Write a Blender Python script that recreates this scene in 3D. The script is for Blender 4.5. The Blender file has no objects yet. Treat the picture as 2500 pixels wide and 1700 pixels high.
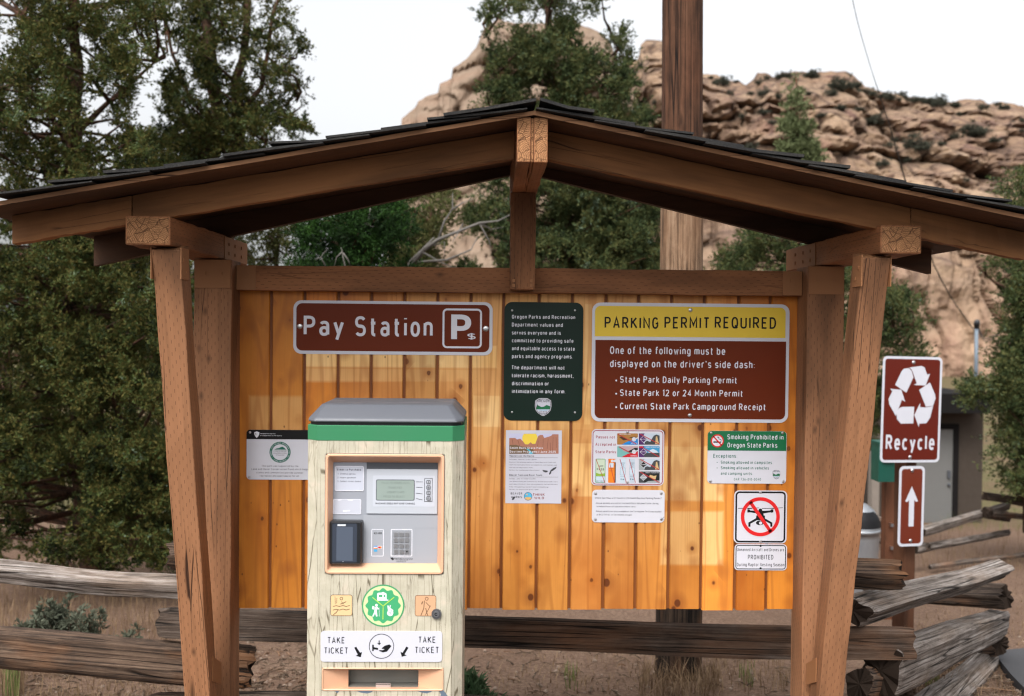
import bpy, bmesh, math, random
import numpy as np
from mathutils import Vector, Matrix, noise
from mathutils.bvhtree import BVHTree
R = math.radians
random.seed(7); rng = np.random.default_rng(7)
SC = bpy.context.scene
COL = SC.collection

# ------------------------------------------------------------------ camera, world, sun, exposure
EYE = Vector((0, 0, 1.75))
YAW, PITCH, ROLL = R(1.3), R(-1.09), R(0.55)
cam_d = bpy.data.cameras.new('camera'); cam = bpy.data.objects.new('camera', cam_d); COL.objects.link(cam)
cam_d.sensor_width = 36; cam_d.lens = 35; cam_d.clip_start = 0.05; cam_d.clip_end = 3000
CR = Matrix.Rotation(-YAW, 3, 'Z') @ Matrix.Rotation(R(90) + PITCH, 3, 'X') @ Matrix.Rotation(ROLL, 3, 'Z')
cam.matrix_world = Matrix.Translation(EYE) @ CR.to_4x4()
cam_d.dof.use_dof = True; cam_d.dof.focus_distance = 3.5; cam_d.dof.aperture_fstop = 3.2
SC.camera = cam
world = bpy.data.worlds.new('World'); SC.world = world; world.use_nodes = True
wn, wl = world.node_tree.nodes, world.node_tree.links
SUN_EL, SUN_AZ = R(50), R(205)          # azimuth clockwise from +Y: behind the camera, a little to its left
sky = wn.new('ShaderNodeTexSky'); sky.sky_type = 'NISHITA'; sky.sun_disc = False
sky.sun_elevation = SUN_EL; sky.sun_rotation = SUN_AZ; sky.air_density = 1.0; sky.dust_density = 4.0; sky.ozone_density = 1.0
hs = wn.new('ShaderNodeHueSaturation'); hs.inputs['Saturation'].default_value = 0.12
wl.new(sky.outputs[0], hs.inputs['Color'])
# overcast: three times as bright overhead as at the horizon
_tc = wn.new('ShaderNodeTexCoord'); _sp = wn.new('ShaderNodeSeparateXYZ'); _mr = wn.new('ShaderNodeMapRange'); _mx = wn.new('ShaderNodeMix'); _mx.data_type = 'RGBA'; _mx.blend_type = 'MULTIPLY'; _mx.inputs[0].default_value = 1
wl.new(_tc.outputs['Generated'], _sp.inputs[0]); wl.new(_sp.outputs['Z'], _mr.inputs[0])
for _i, _v in ((1, 0), (2, 1), (3, .8), (4, 2.4)): _mr.inputs[_i].default_value = _v
wl.new(hs.outputs[0], _mx.inputs[6]); wl.new(_mr.outputs[0], _mx.inputs[7]); wl.new(_mx.outputs[2], wn['Background'].inputs['Color'])
wn['Background'].inputs['Strength'].default_value = 0.15
sun_d = bpy.data.lights.new('sun', 'SUN'); sun = bpy.data.objects.new('sun', sun_d); COL.objects.link(sun)
sun_d.energy = 0.95; sun_d.angle = R(22); sun_d.color = (1, 0.95, 0.88)
sd = Vector((math.sin(SUN_AZ) * math.cos(SUN_EL), math.cos(SUN_AZ) * math.cos(SUN_EL), math.sin(SUN_EL)))
sun.rotation_euler = sd.to_track_quat('Z', 'Y').to_euler()
SC.view_settings.view_transform = 'Standard'; SC.view_settings.look = 'None'
SC.cycles.use_denoising = True; SC.cycles.denoiser = 'OPENIMAGEDENOISE'; SC.cycles.denoising_prefilter = 'ACCURATE'; SC.cycles.use_adaptive_sampling = False; SC.cycles.max_bounces = 6; SC.cycles.diffuse_bounces = 3; SC.cycles.filter_width = 1.25; SC.cycles.sample_clamp_indirect = 4
SC.view_settings.exposure = 0.6; SC.view_settings.gamma = 1.0

# ------------------------------------------------------------------ helpers: measuring
F = 2500 * 35 / 36
def ray(px, py):
    return CR @ Vector(((px - 1250) / F, -(py - 850) / F, -1))
def P(px, py, Y):
    d = ray(px, py); return EYE + d * (Y / d.y)
def Q(x, y, Y): return P(x * 2500 / 2324, y * 2500 / 2324, Y)
def gz(x, y):
    h = 0.0
    if y > 3.5: h = -0.135 * (min(y, 27) - 3.5)
    if y > 27: h -= 0.02 * (min(y, 60) - 27)
    return h
def PG(px, py):                           # point of the ground seen at a pixel
    d = ray(px, py); t = 1.0
    for k in range(4000):
        p = EYE + d * t
        if p.z < gz(p.x, p.y): return p
        t += 0.01
    return p

# ------------------------------------------------------------------ helpers: objects
ORIG = {}
def link(o, parent=None, origin=None):
    COL.objects.link(o)
    if parent is not None: o.parent = parent
    return o
def tag(o, label, cat, group=None, kind=None):
    if label: o['label'] = label
    if cat: o['category'] = cat
    if group: o['group'] = group
    if kind: o['kind'] = kind
    return o
def empty(name, loc, label, cat, group=None):
    o = bpy.data.objects.new(name, None); o.empty_display_size = 0.1; o.location = loc; COL.objects.link(o)
    ORIG[o.name] = Vector(loc); return tag(o, label, cat, group)
def mk(name, verts, faces, mats, parent=None, origin=None, smooth=False, fm=None):
    """mesh from world-space vertices; origin: where a top-level object stands"""
    if origin is None: origin = ORIG[parent.name] if parent is not None else Vector((0, 0, 0))
    origin = Vector(origin)
    me = bpy.data.meshes.new(name)
    me.from_pydata([tuple(Vector(v) - origin) for v in verts], [], faces)
    if not isinstance(mats, (list, tuple)): mats = [mats]
    for m in mats: me.materials.append(m)
    if fm: me.polygons.foreach_set('material_index', fm)
    if smooth: me.polygons.foreach_set('use_smooth', [True] * len(me.polygons))
    me.update()
    o = bpy.data.objects.new(name, me)
    COL.objects.link(o)
    if parent is not None:
        o.parent = parent; o.location = origin - ORIG[parent.name]
    else: o.location = origin
    ORIG[o.name] = origin
    return o
def mk_np(name, V, loops, nper, mat, parent=None, origin=None):
    me = bpy.data.meshes.new(name); n = len(V); f = len(loops) // nper
    o0 = np.array(origin if origin is not None else ORIG[parent.name], dtype=np.float32)
    me.vertices.add(n); me.vertices.foreach_set('co', (np.asarray(V, np.float32) - o0).ravel())
    me.loops.add(len(loops)); me.loops.foreach_set('vertex_index', np.asarray(loops, np.int32))
    me.polygons.add(f); me.polygons.foreach_set('loop_start', np.arange(0, f * nper, nper, dtype=np.int32))
    me.polygons.foreach_set('loop_total', np.full(f, nper, dtype=np.int32))
    me.materials.append(mat); me.update(calc_edges=True)
    o = bpy.data.objects.new(name, me); COL.objects.link(o)
    if parent is not None:
        o.parent = parent; o.location = Vector(o0) - ORIG[parent.name]
    else: o.location = o0
    ORIG[o.name] = Vector(o0); return o
class Geo:
    """collects world-space faces"""
    def __init__(s): s.v = []; s.f = []; s.m = []
    def add(s, vs, fs, m=0):
        b = len(s.v); s.v += [tuple(v) for v in vs]
        for f in fs: s.f.append([b + i for i in f]); s.m.append(m)
    def box(s, x0, x1, y0, y1, z0, z1, m=0):
        s.add([(x0, y0, z0), (x1, y0, z0), (x1, y1, z0), (x0, y1, z0), (x0, y0, z1), (x1, y0, z1), (x1, y1, z1), (x0, y1, z1)],
              [(0, 1, 5, 4), (1, 2, 6, 5), (2, 3, 7, 6), (3, 0, 4, 7), (4, 5, 6, 7), (3, 2, 1, 0)], m)
    def tube(s, pts, rad, n=8, m=0, cap=True):
        pts = [Vector(p) for p in pts]; k = len(pts)
        rad = rad if isinstance(rad, (list, tuple)) else [rad] * k
        vs = []; prev = None
        for i, p in enumerate(pts):
            d = (pts[min(i + 1, k - 1)] - pts[max(i - 1, 0)]).normalized()
            a = prev if prev is not None else (Vector((1, 0, 0)) if abs(d.x) < .9 else Vector((0, 1, 0)))
            a = (a - d * a.dot(d)).normalized(); prev = a; b = d.cross(a)
            for j in range(n):
                t = 2 * math.pi * j / n; vs.append(p + (a * math.cos(t) + b * math.sin(t)) * rad[i])
        fs = [(i * n + j, i * n + (j + 1) % n, (i + 1) * n + (j + 1) % n, (i + 1) * n + j) for i in range(k - 1) for j in range(n)]
        if cap: fs += [tuple(range(n))[::-1], tuple((k - 1) * n + j for j in range(n))]
        s.add(vs, fs, m)
    def lathe(s, c, prof, n=24, m=0):
        vs = [(c[0] + r * math.cos(2 * math.pi * j / n), c[1] + r * math.sin(2 * math.pi * j / n), c[2] + z) for r, z in prof for j in range(n)]
        s.add(vs, [(i * n + j, i * n + (j + 1) % n, (i + 1) * n + (j + 1) % n, (i + 1) * n + j) for i in range(len(prof) - 1) for j in range(n)], m)
    def obj(s, name, mats, parent=None, origin=None, smooth=False):
        return mk(name, s.v, s.f, mats, parent, origin, smooth, s.m)

# ------------------------------------------------------------------ materials
def new_mat(name, col=(.5, .5, .5), rough=.6, spec=.4, metal=0.0):
    m = bpy.data.materials.new(name); m.use_nodes = True
    b = m.node_tree.nodes['Principled BSDF']
    b.inputs['Base Color'].default_value = (*col, 1); b.inputs['Roughness'].default_value = rough
    b.inputs['Specular IOR Level'].default_value = spec; b.inputs['Metallic'].default_value = metal
    return m
class N:
    """little node-tree writer"""
    def __init__(s, m): s.m = m; s.t = m.node_tree; s.n = s.t.nodes; s.l = s.t.links; s.b = s.n['Principled BSDF']
    def node(s, typ, **kw):
        x = s.n.new(typ)
        for k, v in kw.items(): setattr(x, k, v)
        return x
    def put(s, sock, v):
        if hasattr(v, 'is_output') or hasattr(v, 'links'): s.l.new(v, sock)
        else: sock.default_value = v
    def coord(s, kind='Object', scale=(1, 1, 1), loc=(0, 0, 0)):
        tc = s.node('ShaderNodeTexCoord'); mp = s.node('ShaderNodeMapping')
        mp.inputs['Scale'].default_value = scale; mp.inputs['Location'].default_value = loc
        s.l.new(tc.outputs[kind], mp.inputs[0]); return mp.outputs[0]
    def noise(s, vec, scale=5, detail=4, rough=.55, dist=0):
        x = s.node('ShaderNodeTexNoise'); s.l.new(vec, x.inputs['Vector'])
        x.inputs['Scale'].default_value = scale; x.inputs['Detail'].default_value = detail
        x.inputs['Roughness'].default_value = rough; x.inputs['Distortion'].default_value = dist
        return x.outputs['Fac']
    def voro(s, vec, scale=5, feature='F1', out='Distance', rand=1):
        x = s.node('ShaderNodeTexVoronoi', feature=feature); s.l.new(vec, x.inputs['Vector'])
        x.inputs['Scale'].default_value = scale; x.inputs['Randomness'].default_value = rand
        return x.outputs[out]
    def math(s, op, a, b=0.0, c=0.0, clamp=False):
        x = s.node('ShaderNodeMath', operation=op, use_clamp=clamp)
        s.put(x.inputs[0], a); s.put(x.inputs[1], b); s.put(x.inputs[2], c); return x.outputs[0]
    def ramp(s, fac, stops, interp='LINEAR'):
        x = s.node('ShaderNodeValToRGB'); x.color_ramp.interpolation = interp
        e = x.color_ramp.elements
        while len(e) < len(stops): e.new(0.5)
        for i, (p, c) in enumerate(stops):
            e[i].position = p; e[i].color = (*c, 1) if len(c) == 3 else c
        s.put(x.inputs[0], fac); return x.outputs[0]
    def mix(s, fac, a, b, mode='MIX'):
        x = s.node('ShaderNodeMix', data_type='RGBA', blend_type=mode)
        s.put(x.inputs[0], fac)
        for k, v in ((6, a), (7, b)):
            if isinstance(v, tuple): v = (*v, 1) if len(v) == 3 else v
            s.put(x.inputs[k], v)
        return x.outputs[2]
    def maprange(s, v, a, b, c=0.0, d=1.0):
        x = s.node('ShaderNodeMapRange'); s.put(x.inputs[0], v)
        for i, q in enumerate((a, b, c, d)): x.inputs[i + 1].default_value = q
        return x.outputs[0]
    def sep(s, vec):
        x = s.node('ShaderNodeSeparateXYZ'); s.l.new(vec, x.inputs[0]); return x.outputs
    def color(s, c): s.put(s.b.inputs['Base Color'], c); return s
    def rough(s, v): s.put(s.b.inputs['Roughness'], v); return s
    def bump(s, h, strength=.3, dist=.01):
        x = s.node('ShaderNodeBump'); x.inputs['Strength'].default_value = strength; x.inputs['Distance'].default_value = dist
        s.l.new(h, x.inputs['Height']); s.l.new(x.outputs[0], s.b.inputs['Normal']); return s
    def island(s):
        return s.node('ShaderNodeNewGeometry').outputs['Random Per Island']
    def objrand(s):
        return s.node('ShaderNodeObjectInfo').outputs['Random']

def m_timber(name, base=(.262, .11, .047), slits=True, wear=.5):
    """brown stained, pressure-treated timber; grain runs along local X"""
    m = new_mat(name, rough=.72, spec=.25); n = N(m)
    co = n.coord('Object'); r = n.objrand()
    off = n.node('ShaderNodeVectorMath', operation='ADD'); n.l.new(co, off.inputs[0])
    cx = n.node('ShaderNodeCombineXYZ'); rr = n.math('MULTIPLY', r, 37.0); n.l.new(rr, cx.inputs[0]); n.l.new(rr, cx.inputs[1])
    n.l.new(cx.outputs[0], off.inputs[1]); v = off.outputs[0]
    def sc(s3):
        mp = n.node('ShaderNodeMapping'); mp.inputs['Scale'].default_value = s3; n.l.new(v, mp.inputs[0]); return mp.outputs[0]
    grain = n.noise(sc((2.5, 55, 55)), 1, 5, .6, .3)
    blot = n.noise(sc((1.2, 6, 6)), 1.6, 3, .5)
    fine = n.noise(sc((6, 160, 160)), 1, 2, .5)
    dark = tuple(c * .62 for c in base); lite = tuple(min(1, c * 1.22) for c in base)
    col = n.ramp(blot, [(.34, dark), (.5, base), (.66, lite)])
    col = n.mix(n.maprange(grain, .5, .75, 0, .45), col, tuple(c * .5 for c in base))
    # long drying checks
    chk = n.maprange(n.voro(sc((.8, 30, 30)), 1, 'DISTANCE_TO_EDGE'), .005, .019, 1, 0)
    gate = n.maprange(n.noise(sc((1.4, 7, 7)), 1, 3), .49, .58, 0, wear)
    crack = n.math('MULTIPLY', chk, gate)
    knot = n.maprange(n.voro(sc((7, 14, 14)), 1), .0, .16, 1, 0)
    knot = n.math('MULTIPLY', n.math('MULTIPLY', knot, .75), n.math('GREATER_THAN', n.noise(sc((1.6, 4, 4)), .6, 1), .56))
    tot = n.math('MAXIMUM', crack, knot)
    if slits:
        x, y, z = n.sep(co)
        yz = n.math('ADD', y, z)
        row = n.math('FLOOR', n.math('DIVIDE', yz, .012))
        st = n.math('FRACT', n.math('ADD', n.math('DIVIDE', x, .042), n.math('MULTIPLY', row, .37)))
        a = n.math('LESS_THAN', st, .3)
        b = n.math('LESS_THAN', n.math('FRACT', n.math('DIVIDE', yz, .012)), .16)
        sl = n.math('MULTIPLY', n.math('MULTIPLY', a, b), .55)
        tot = n.math('MAXIMUM', tot, sl)
    col = n.mix(tot, col, (.035, .014, .007))
    n.color(col)
    h = n.math('SUBTRACT', n.math('ADD', n.math('MULTIPLY', grain, .5), n.math('MULTIPLY', fine, .4)), tot)
    n.bump(h, .45, .004); return m
def m_endgrain(name, base=(.45, .22, .10)):
    m = new_mat(name, rough=.8, spec=.2); n = N(m)
    co = n.coord('Object'); v = n.voro(co, 105, 'DISTANCE_TO_EDGE'); v2 = n.voro(co, 230, 'DISTANCE_TO_EDGE')
    big = n.voro(n.coord('Object', loc=(3, 1, 2)), 38, 'DISTANCE_TO_EDGE')
    w = n.noise(co, 40, 4)
    col = n.mix(n.maprange(w, .35, .7, 0, 1), tuple(c * .72 for c in base), base)
    x_, y_, z_ = n.sep(co); dd = n.math('SQRT', n.math('ADD', n.math('POWER', n.math('ADD', y_, .03), 2.0), n.math('POWER', n.math('ADD', z_, .055), 2.0)))
    ring = n.math('SINE', n.math('ADD', n.math('MULTIPLY', dd, 1150.0), n.math('MULTIPLY', w, 5.0))); c2 = n.maprange(ring, .2, 1, 0, .55); c1 = n.maprange(v, .0, .05, .4, 0); c3 = n.maprange(big, 0, .04, 1, 0)
    t = n.math('MAXIMUM', n.math('MAXIMUM', c1, c2), c3)
    n.color(n.mix(t, col, (.05, .018, .008))); n.bump(n.math('SUBTRACT', 1, t), .6, .003); return m
def m_weathered(name, dark=(.05, .036, .028), mid=(.15, .115, .092), lite=(.36, .33, .31), warm=(.28, .13, .06), warmth=.35):
    """grey split cedar; grain along local X"""
    m = new_mat(name, rough=.85, spec=.2); n = N(m)
    co = n.coord('Object'); r = n.objrand()
    off = n.node('ShaderNodeVectorMath', operation='ADD'); n.l.new(co, off.inputs[0])
    cx = n.node('ShaderNodeCombineXYZ'); rr = n.math('MULTIPLY', r, 53.0)
    for k in range(3): n.l.new(rr, cx.inputs[k])
    n.l.new(cx.outputs[0], off.inputs[1]); v = off.outputs[0]
    def sc(s3):
        mp = n.node('ShaderNodeMapping'); mp.inputs['Scale'].default_value = s3; n.l.new(v, mp.inputs[0]); return mp.outputs[0]
    g1 = n.noise(sc((1.0, 46, 46)), 1, 9, .76, .1); g2 = n.noise(sc((1.5, 150, 150)), 1, 3, .6, 0)
    b = n.noise(sc((2, 5, 5)), 1, 3)
    g3 = n.noise(sc((7, 16, 16)), 1, 6, .7, .4)
    g = n.math('ADD', n.math('ADD', n.math('MULTIPLY', g1, .52), n.math('MULTIPLY', g2, .28)), n.math('MULTIPLY', g3, .2))
    col = n.ramp(g, [(.36, tuple(c * .4 for c in dark)), (.44, dark), (.53, mid), (.68, lite)])
    col = n.mix(n.maprange(b, .5, .72, 0, warmth), col, warm)
    ck = n.maprange(n.voro(sc((.5, 30, 30)), 1, 'DISTANCE_TO_EDGE'), .01, .05, 1, 0); ck = n.math('MULTIPLY', ck, n.maprange(n.noise(sc((2.0, 8, 8)), 1, 3), .42, .55, 0, 1))
    col = n.mix(ck, col, tuple(c * .22 for c in dark))
    n.color(col); n.bump(n.math('SUBTRACT', g, n.math('MULTIPLY', ck, .5)), 1.0, .014); return m
def m_foliage(name, cols, trans=.25):
    m = new_mat(name, rough=.75, spec=.15); n = N(m)
    co = n.coord('Object'); big = n.noise(co, 3.0, 4, .65); isl = n.island()
    f = n.math('ADD', n.math('MULTIPLY', n.maprange(big, .32, .68), .68), n.math('MULTIPLY', isl, .32))
    k = len(cols)
    col = n.ramp(f, [((i + .5) / k, c) for i, c in enumerate(cols)])
    n.color(col)
    tr = n.node('ShaderNodeBsdfTranslucent'); n.l.new(col, tr.inputs[0])
    mx = n.node('ShaderNodeMixShader'); mx.inputs[0].default_value = trans
    out = n.n['Material Output']; n.l.new(n.b.outputs[0], mx.inputs[1]); n.l.new(tr.outputs[0], mx.inputs[2]); n.l.new(mx.outputs[0], out.inputs[0])
    return m
def m_sign(name, col, rough=.42, spec=.4, spots=.06):
    """sign paint or sheeting with faint dirt and unevenness"""
    m = new_mat(name, col, rough, spec); n = N(m); co = n.coord('Object')
    f = n.noise(co, 9, 5, .6); g = n.noise(co, 160, 2)
    n.color(n.mix(n.maprange(f, .35, .75, 0, spots * 3), col, tuple(c * .72 for c in col)))
    n.rough(n.maprange(f, .3, .7, rough - .07, rough + .1)); n.bump(g, .04, .0006); return m

M_TIMBER = m_timber('brown_timber'); M_TIMBER_ROUGH = m_timber('brown_timber_rough', base=(.25, .115, .055), wear=1.0)
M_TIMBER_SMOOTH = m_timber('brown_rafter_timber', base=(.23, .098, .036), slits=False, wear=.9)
M_END = m_endgrain('brown_end_grain')
M_TIMBER_SHADE = m_timber('rafter_timber_painted_shade', base=(.07, .031, .014), slits=False)  # back rafters: deep shade under the roof painted into the timber colour
M_BRACKET = new_mat('painted_bracket', (.29, .132, .058), .6, .2)
M_LOG = m_weathered('grey_split_cedar', (.035, .026, .02), (.12, .092, .075), (.32, .29, .27)); M_LOG_DARK = m_weathered('dark_split_cedar', (.025, .018, .014), (.07, .05, .038), (.17, .14, .12))
M_LOG_END = new_mat('log_end', (.022, .015, .011), .9, .1)
M_POLE = m_weathered('red_brown_pole', (.03, .014, .008), (.085, .038, .02), (.16, .08, .046), (.12, .045, .022), .4)
M_POLE_PALE = m_weathered('bleached_pole', (.09, .052, .03), (.215, .135, .083), (.34, .255, .18), (.24, .12, .06), .4)
M_WHITE = m_sign('sign_white', (.58, .58, .635)); M_LETTER = m_sign('sign_letter_white', (.66, .66, .72))
M_BROWN = m_sign('sign_brown', (.125, .021, .006), .42, .12); M_RECBROWN = m_sign('sign_deep_brown', (.085, .009, .004), .45, .2)
M_YELLOW = m_sign('sign_yellow', (.72, .5, .035)); M_BLACK = m_sign('sign_black', (.006, .006, .007), .5, .2)
M_DKGREEN = m_sign('sign_dark_green', (.006, .018, .012), .38, .2); M_GREEN = m_sign('sign_green', (.005, .135, .05))
M_RED = m_sign('sign_red', (.62, .012, .014)); M_CRIMSON = m_sign('sign_crimson', (.3, .012, .03))
M_STEEL = new_mat('screw_steel', (.55, .55, .56), .28, .5, 1.0)
M_PAPER = m_sign('paper', (.54, .54, .61), .6, .25)
# ------------------------------------------------------------------ lettering: road-sign style strokes of even width
def _arc(cx, cy, rx, ry, a0, a1, e=2.35):
    n = max(4, int(abs(a1 - a0) / 15)); o = []
    for i in range(n + 1):
        a = R(a0 + (a1 - a0) * i / n); c, s = math.cos(a), math.sin(a)
        o.append((cx + rx * math.copysign(abs(c) ** (2 / e), c), cy + ry * math.copysign(abs(s) ** (2 / e), s)))
    return o
def _glyphs():
    A = _arc; x = .71; g = {}
    def full(cx, cy, rx, ry): return A(cx, cy, rx, ry, 0, 360)
    g['A'] = (.48, [[(0, 0), (.24, 1), (.48, 0)], [(.09, .3), (.39, .3)]]); g['B'] = (.44, [[(0, 0), (0, 1), (.2, 1)] + A(.2, .765, .2, .235, 90, -90) + [(0, .53)], [(.2, .53)] + A(.2, .265, .24, .265, 90, -90) + [(0, 0)]])
    g['C'] = (.44, [A(.22, .5, .22, .5, 38, 322)]); g['D'] = (.44, [[(0, 0), (0, 1), (.16, 1)] + A(.16, .5, .28, .5, 90, -90) + [(0, 0)]])
    g['E'] = (.38, [[(.38, 1), (0, 1), (0, 0), (.38, 0)], [(0, .52), (.32, .52)]]); g['F'] = (.36, [[(.36, 1), (0, 1), (0, 0)], [(0, .52), (.3, .52)]])
    g['G'] = (.46, [A(.22, .5, .22, .5, 40, 360) + [(.44, .45), (.25, .45)]]); g['H'] = (.44, [[(0, 0), (0, 1)], [(.44, 0), (.44, 1)], [(0, .52), (.44, .52)]])
    g['I'] = (.0, [[(0, 0), (0, 1)]]); g['J'] = (.34, [[(.34, 1), (.34, .25)] + A(.17, .25, .17, .25, 0, -170)]); g['K'] = (.44, [[(0, 0), (0, 1)], [(.42, 1), (0, .42)], [(.13, .58), (.46, 0)]])
    g['L'] = (.36, [[(0, 1), (0, 0), (.36, 0)]]); g['M'] = (.56, [[(0, 0), (0, 1), (.28, .28), (.56, 1), (.56, 0)]]); g['N'] = (.46, [[(0, 0), (0, 1), (.46, 0), (.46, 1)]])
    g['O'] = (.46, [full(.23, .5, .23, .5)]); g['P'] = (.42, [[(0, 0), (0, 1), (.2, 1)] + A(.2, .74, .22, .26, 90, -90) + [(0, .48)]]); g['Q'] = (.46, [full(.23, .5, .23, .5), [(.26, .24), (.46, -.04)]])
    g['R'] = (.44, [[(0, 0), (0, 1), (.2, 1)] + A(.2, .74, .22, .26, 90, -90) + [(0, .48)], [(.2, .48), (.44, 0)]]); g['S'] = (.43, [A(.215, .745, .215, .255, 28, 270) + A(.215, .255, .215, .255, 90, -152)])
    g['T'] = (.42, [[(0, 1), (.42, 1)], [(.21, 1), (.21, 0)]]); g['U'] = (.44, [[(0, 1), (0, .3)] + A(.22, .26, .22, .26, 180, 360) + [(.44, 1)]]); g['V'] = (.46, [[(0, 1), (.23, 0), (.46, 1)]])
    g['W'] = (.66, [[(0, 1), (.16, 0), (.33, .8), (.5, 0), (.66, 1)]]); g['X'] = (.44, [[(0, 0), (.44, 1)], [(0, 1), (.44, 0)]]); g['Y'] = (.46, [[(0, 1), (.23, .46), (.46, 1)], [(.23, .46), (.23, 0)]]); g['Z'] = (.4, [[(0, 1), (.4, 1), (0, 0), (.4, 0)]])
    h = x / 2
    bowl = lambda cx: full(cx, h, .18, h)
    g['a'] = (.34, [A(.17, .5, .17, x - .5, 150, 0) + [(.34, 0)], full(.165, .2, .165, .2)]); g['b'] = (.36, [[(0, 0), (0, 1)], bowl(.18)]); g['c'] = (.34, [A(.18, h, .18, h, 45, 315)]); g['d'] = (.36, [[(.36, 0), (.36, 1)], bowl(.18)])
    g['e'] = (.36, [[(0, h + .01), (.36, h + .01)] + A(.18, h, .18, h, 4, 318)[1:]]); g['f'] = (.24, [[(.1, 0), (.1, .82)] + A(.25, .82, .15, .18, 180, 80), [(0, .68), (.24, .68)]])
    g['g'] = (.36, [bowl(.18), [(.36, x), (.36, -.08)] + A(.18, -.1, .18, .17, 0, -150)]); g['h'] = (.34, [[(0, 0), (0, 1)], A(.17, .5, .17, x - .5, 180, 0) + [(.34, 0)]]); g['i'] = (.0, [[(0, 0), (0, x)], [(0, .93), (0, 1.0)]])
    g['j'] = (.1, [[(.1, x), (.1, -.1)] + A(-.02, -.12, .12, .14, 0, -80), [(.1, .93), (.1, 1)]]); g['k'] = (.34, [[(0, 0), (0, 1)], [(.32, x), (0, .3)], [(.1, .42), (.35, 0)]]); g['l'] = (.0, [[(0, 0), (0, 1)]])
    g['m'] = (.6, [[(0, 0), (0, x)], A(.15, .52, .15, x - .52, 180, 0) + [(.3, 0)], A(.45, .52, .15, x - .52, 180, 0) + [(.6, 0)]]); g['n'] = (.34, [[(0, 0), (0, x)], A(.17, .5, .17, x - .5, 180, 0) + [(.34, 0)]]); g['o'] = (.36, [bowl(.18)])
    g['p'] = (.36, [[(0, -.27), (0, x)], bowl(.18)]); g['q'] = (.36, [[(.36, -.27), (.36, x)], bowl(.18)]); g['r'] = (.22, [[(0, 0), (0, x)], A(.16, .5, .16, x - .5, 180, 62)])
    g['s'] = (.33, [A(.165, .53, .165, x - .53, 28, 270) + A(.165, .175, .165, .175, 90, -152)]); g['t'] = (.24, [[(.09, .95), (.09, .14)] + A(.22, .14, .13, .14, 180, 275), [(0, .69), (.24, .69)]]); g['u'] = (.34, [[(0, x), (0, .2)] + A(.17, .2, .17, .2, 180, 360), [(.34, x), (.34, 0)]])
    g['v'] = (.36, [[(0, x), (.18, 0), (.36, x)]]); g['w'] = (.54, [[(0, x), (.135, 0), (.27, .58), (.405, 0), (.54, x)]]); g['x'] = (.36, [[(0, 0), (.36, x)], [(0, x), (.36, 0)]]); g['y'] = (.37, [[(0, x), (.2, 0)], [(.37, x), (.1, -.3)]]); g['z'] = (.32, [[(0, x), (.32, x), (0, 0), (.32, 0)]])
    g['0'] = (.42, [full(.21, .5, .21, .5)]); g['1'] = (.14, [[(0, .82), (.14, 1), (.14, 0)]]); g['2'] = (.42, [A(.2, .74, .2, .26, 165, -30) + [(0, 0), (.42, 0)]]); g['3'] = (.4, [A(.19, .755, .19, .245, 150, -90), A(.19, .26, .21, .26, 90, -150)])
    g['4'] = (.44, [[(.32, 0), (.32, 1), (0, .27), (.44, .27)]]); g['5'] = (.4, [[(.37, 1), (.04, 1), (.02, .55)] + A(.19, .31, .2, .31, 110, -150)]); g['6'] = (.42, [A(.21, .31, .21, .31, 180, -180), [(.02, .36), (.14, .75), (.3, 1)]])
    g['7'] = (.4, [[(0, 1), (.4, 1), (.13, 0)]]); g['8'] = (.42, [full(.21, .76, .18, .24), full(.21, .26, .21, .26)]); g['9'] = (.42, [A(.21, .69, .21, .31, 0, 360), [(.4, .64), (.28, .25), (.12, 0)]])
    d = [(0, 0), (0, .05)]
    g['.'] = (.02, [d]); g[','] = (.05, [[(.04, .04), (0, -.14)]]); g[':'] = (.02, [d, [(0, .5), (0, .55)]]); g["'"] = (.0, [[(0, .78), (0, 1)]]); g['-'] = (.24, [[(0, .42), (.24, .42)]]); g['('] = (.12, [A(.2, .42, .2, .62, 130, 230)]); g[')'] = (.12, [A(-.1, .42, .2, .62, 50, -50)])
    g['|'] = (.0, [[(0, -.2), (0, 1.05)]]); g['\u2022'] = (.1, [[(.0, .4), (.1, .4)]]); g['&'] = (.46, [[(.46, 0), (.1, .72)] + A(.2, .8, .12, .2, 200, -40) + [(.05, .4)] + A(.18, .22, .18, .22, 160, 340)]); g['!'] = (.0, [[(0, .3), (0, 1)], d]); g['?'] = (.34, [A(.17, .78, .17, .22, 170, -60) + [(.17, .45), (.17, .28)], [(.17, 0), (.17, .05)]])
    g['$'] = (.43, [A(.215, .745, .215, .255, 28, 270) + A(.215, .255, .215, .255, 90, -152), [(.215, -.14), (.215, 1.14)]]); g['#'] = (.44, [[(.1, 0), (.18, 1)], [(.28, 0), (.36, 1)], [(0, .34), (.44, .34)], [(0, .68), (.44, .68)]]); g['*'] = (.36, [[(.18, .4), (.18, .9)], [(0, .52), (.36, .78)], [(0, .78), (.36, .52)]])
    return g
GL = _glyphs(); _FC = {}; CAPH = 1.0
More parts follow.
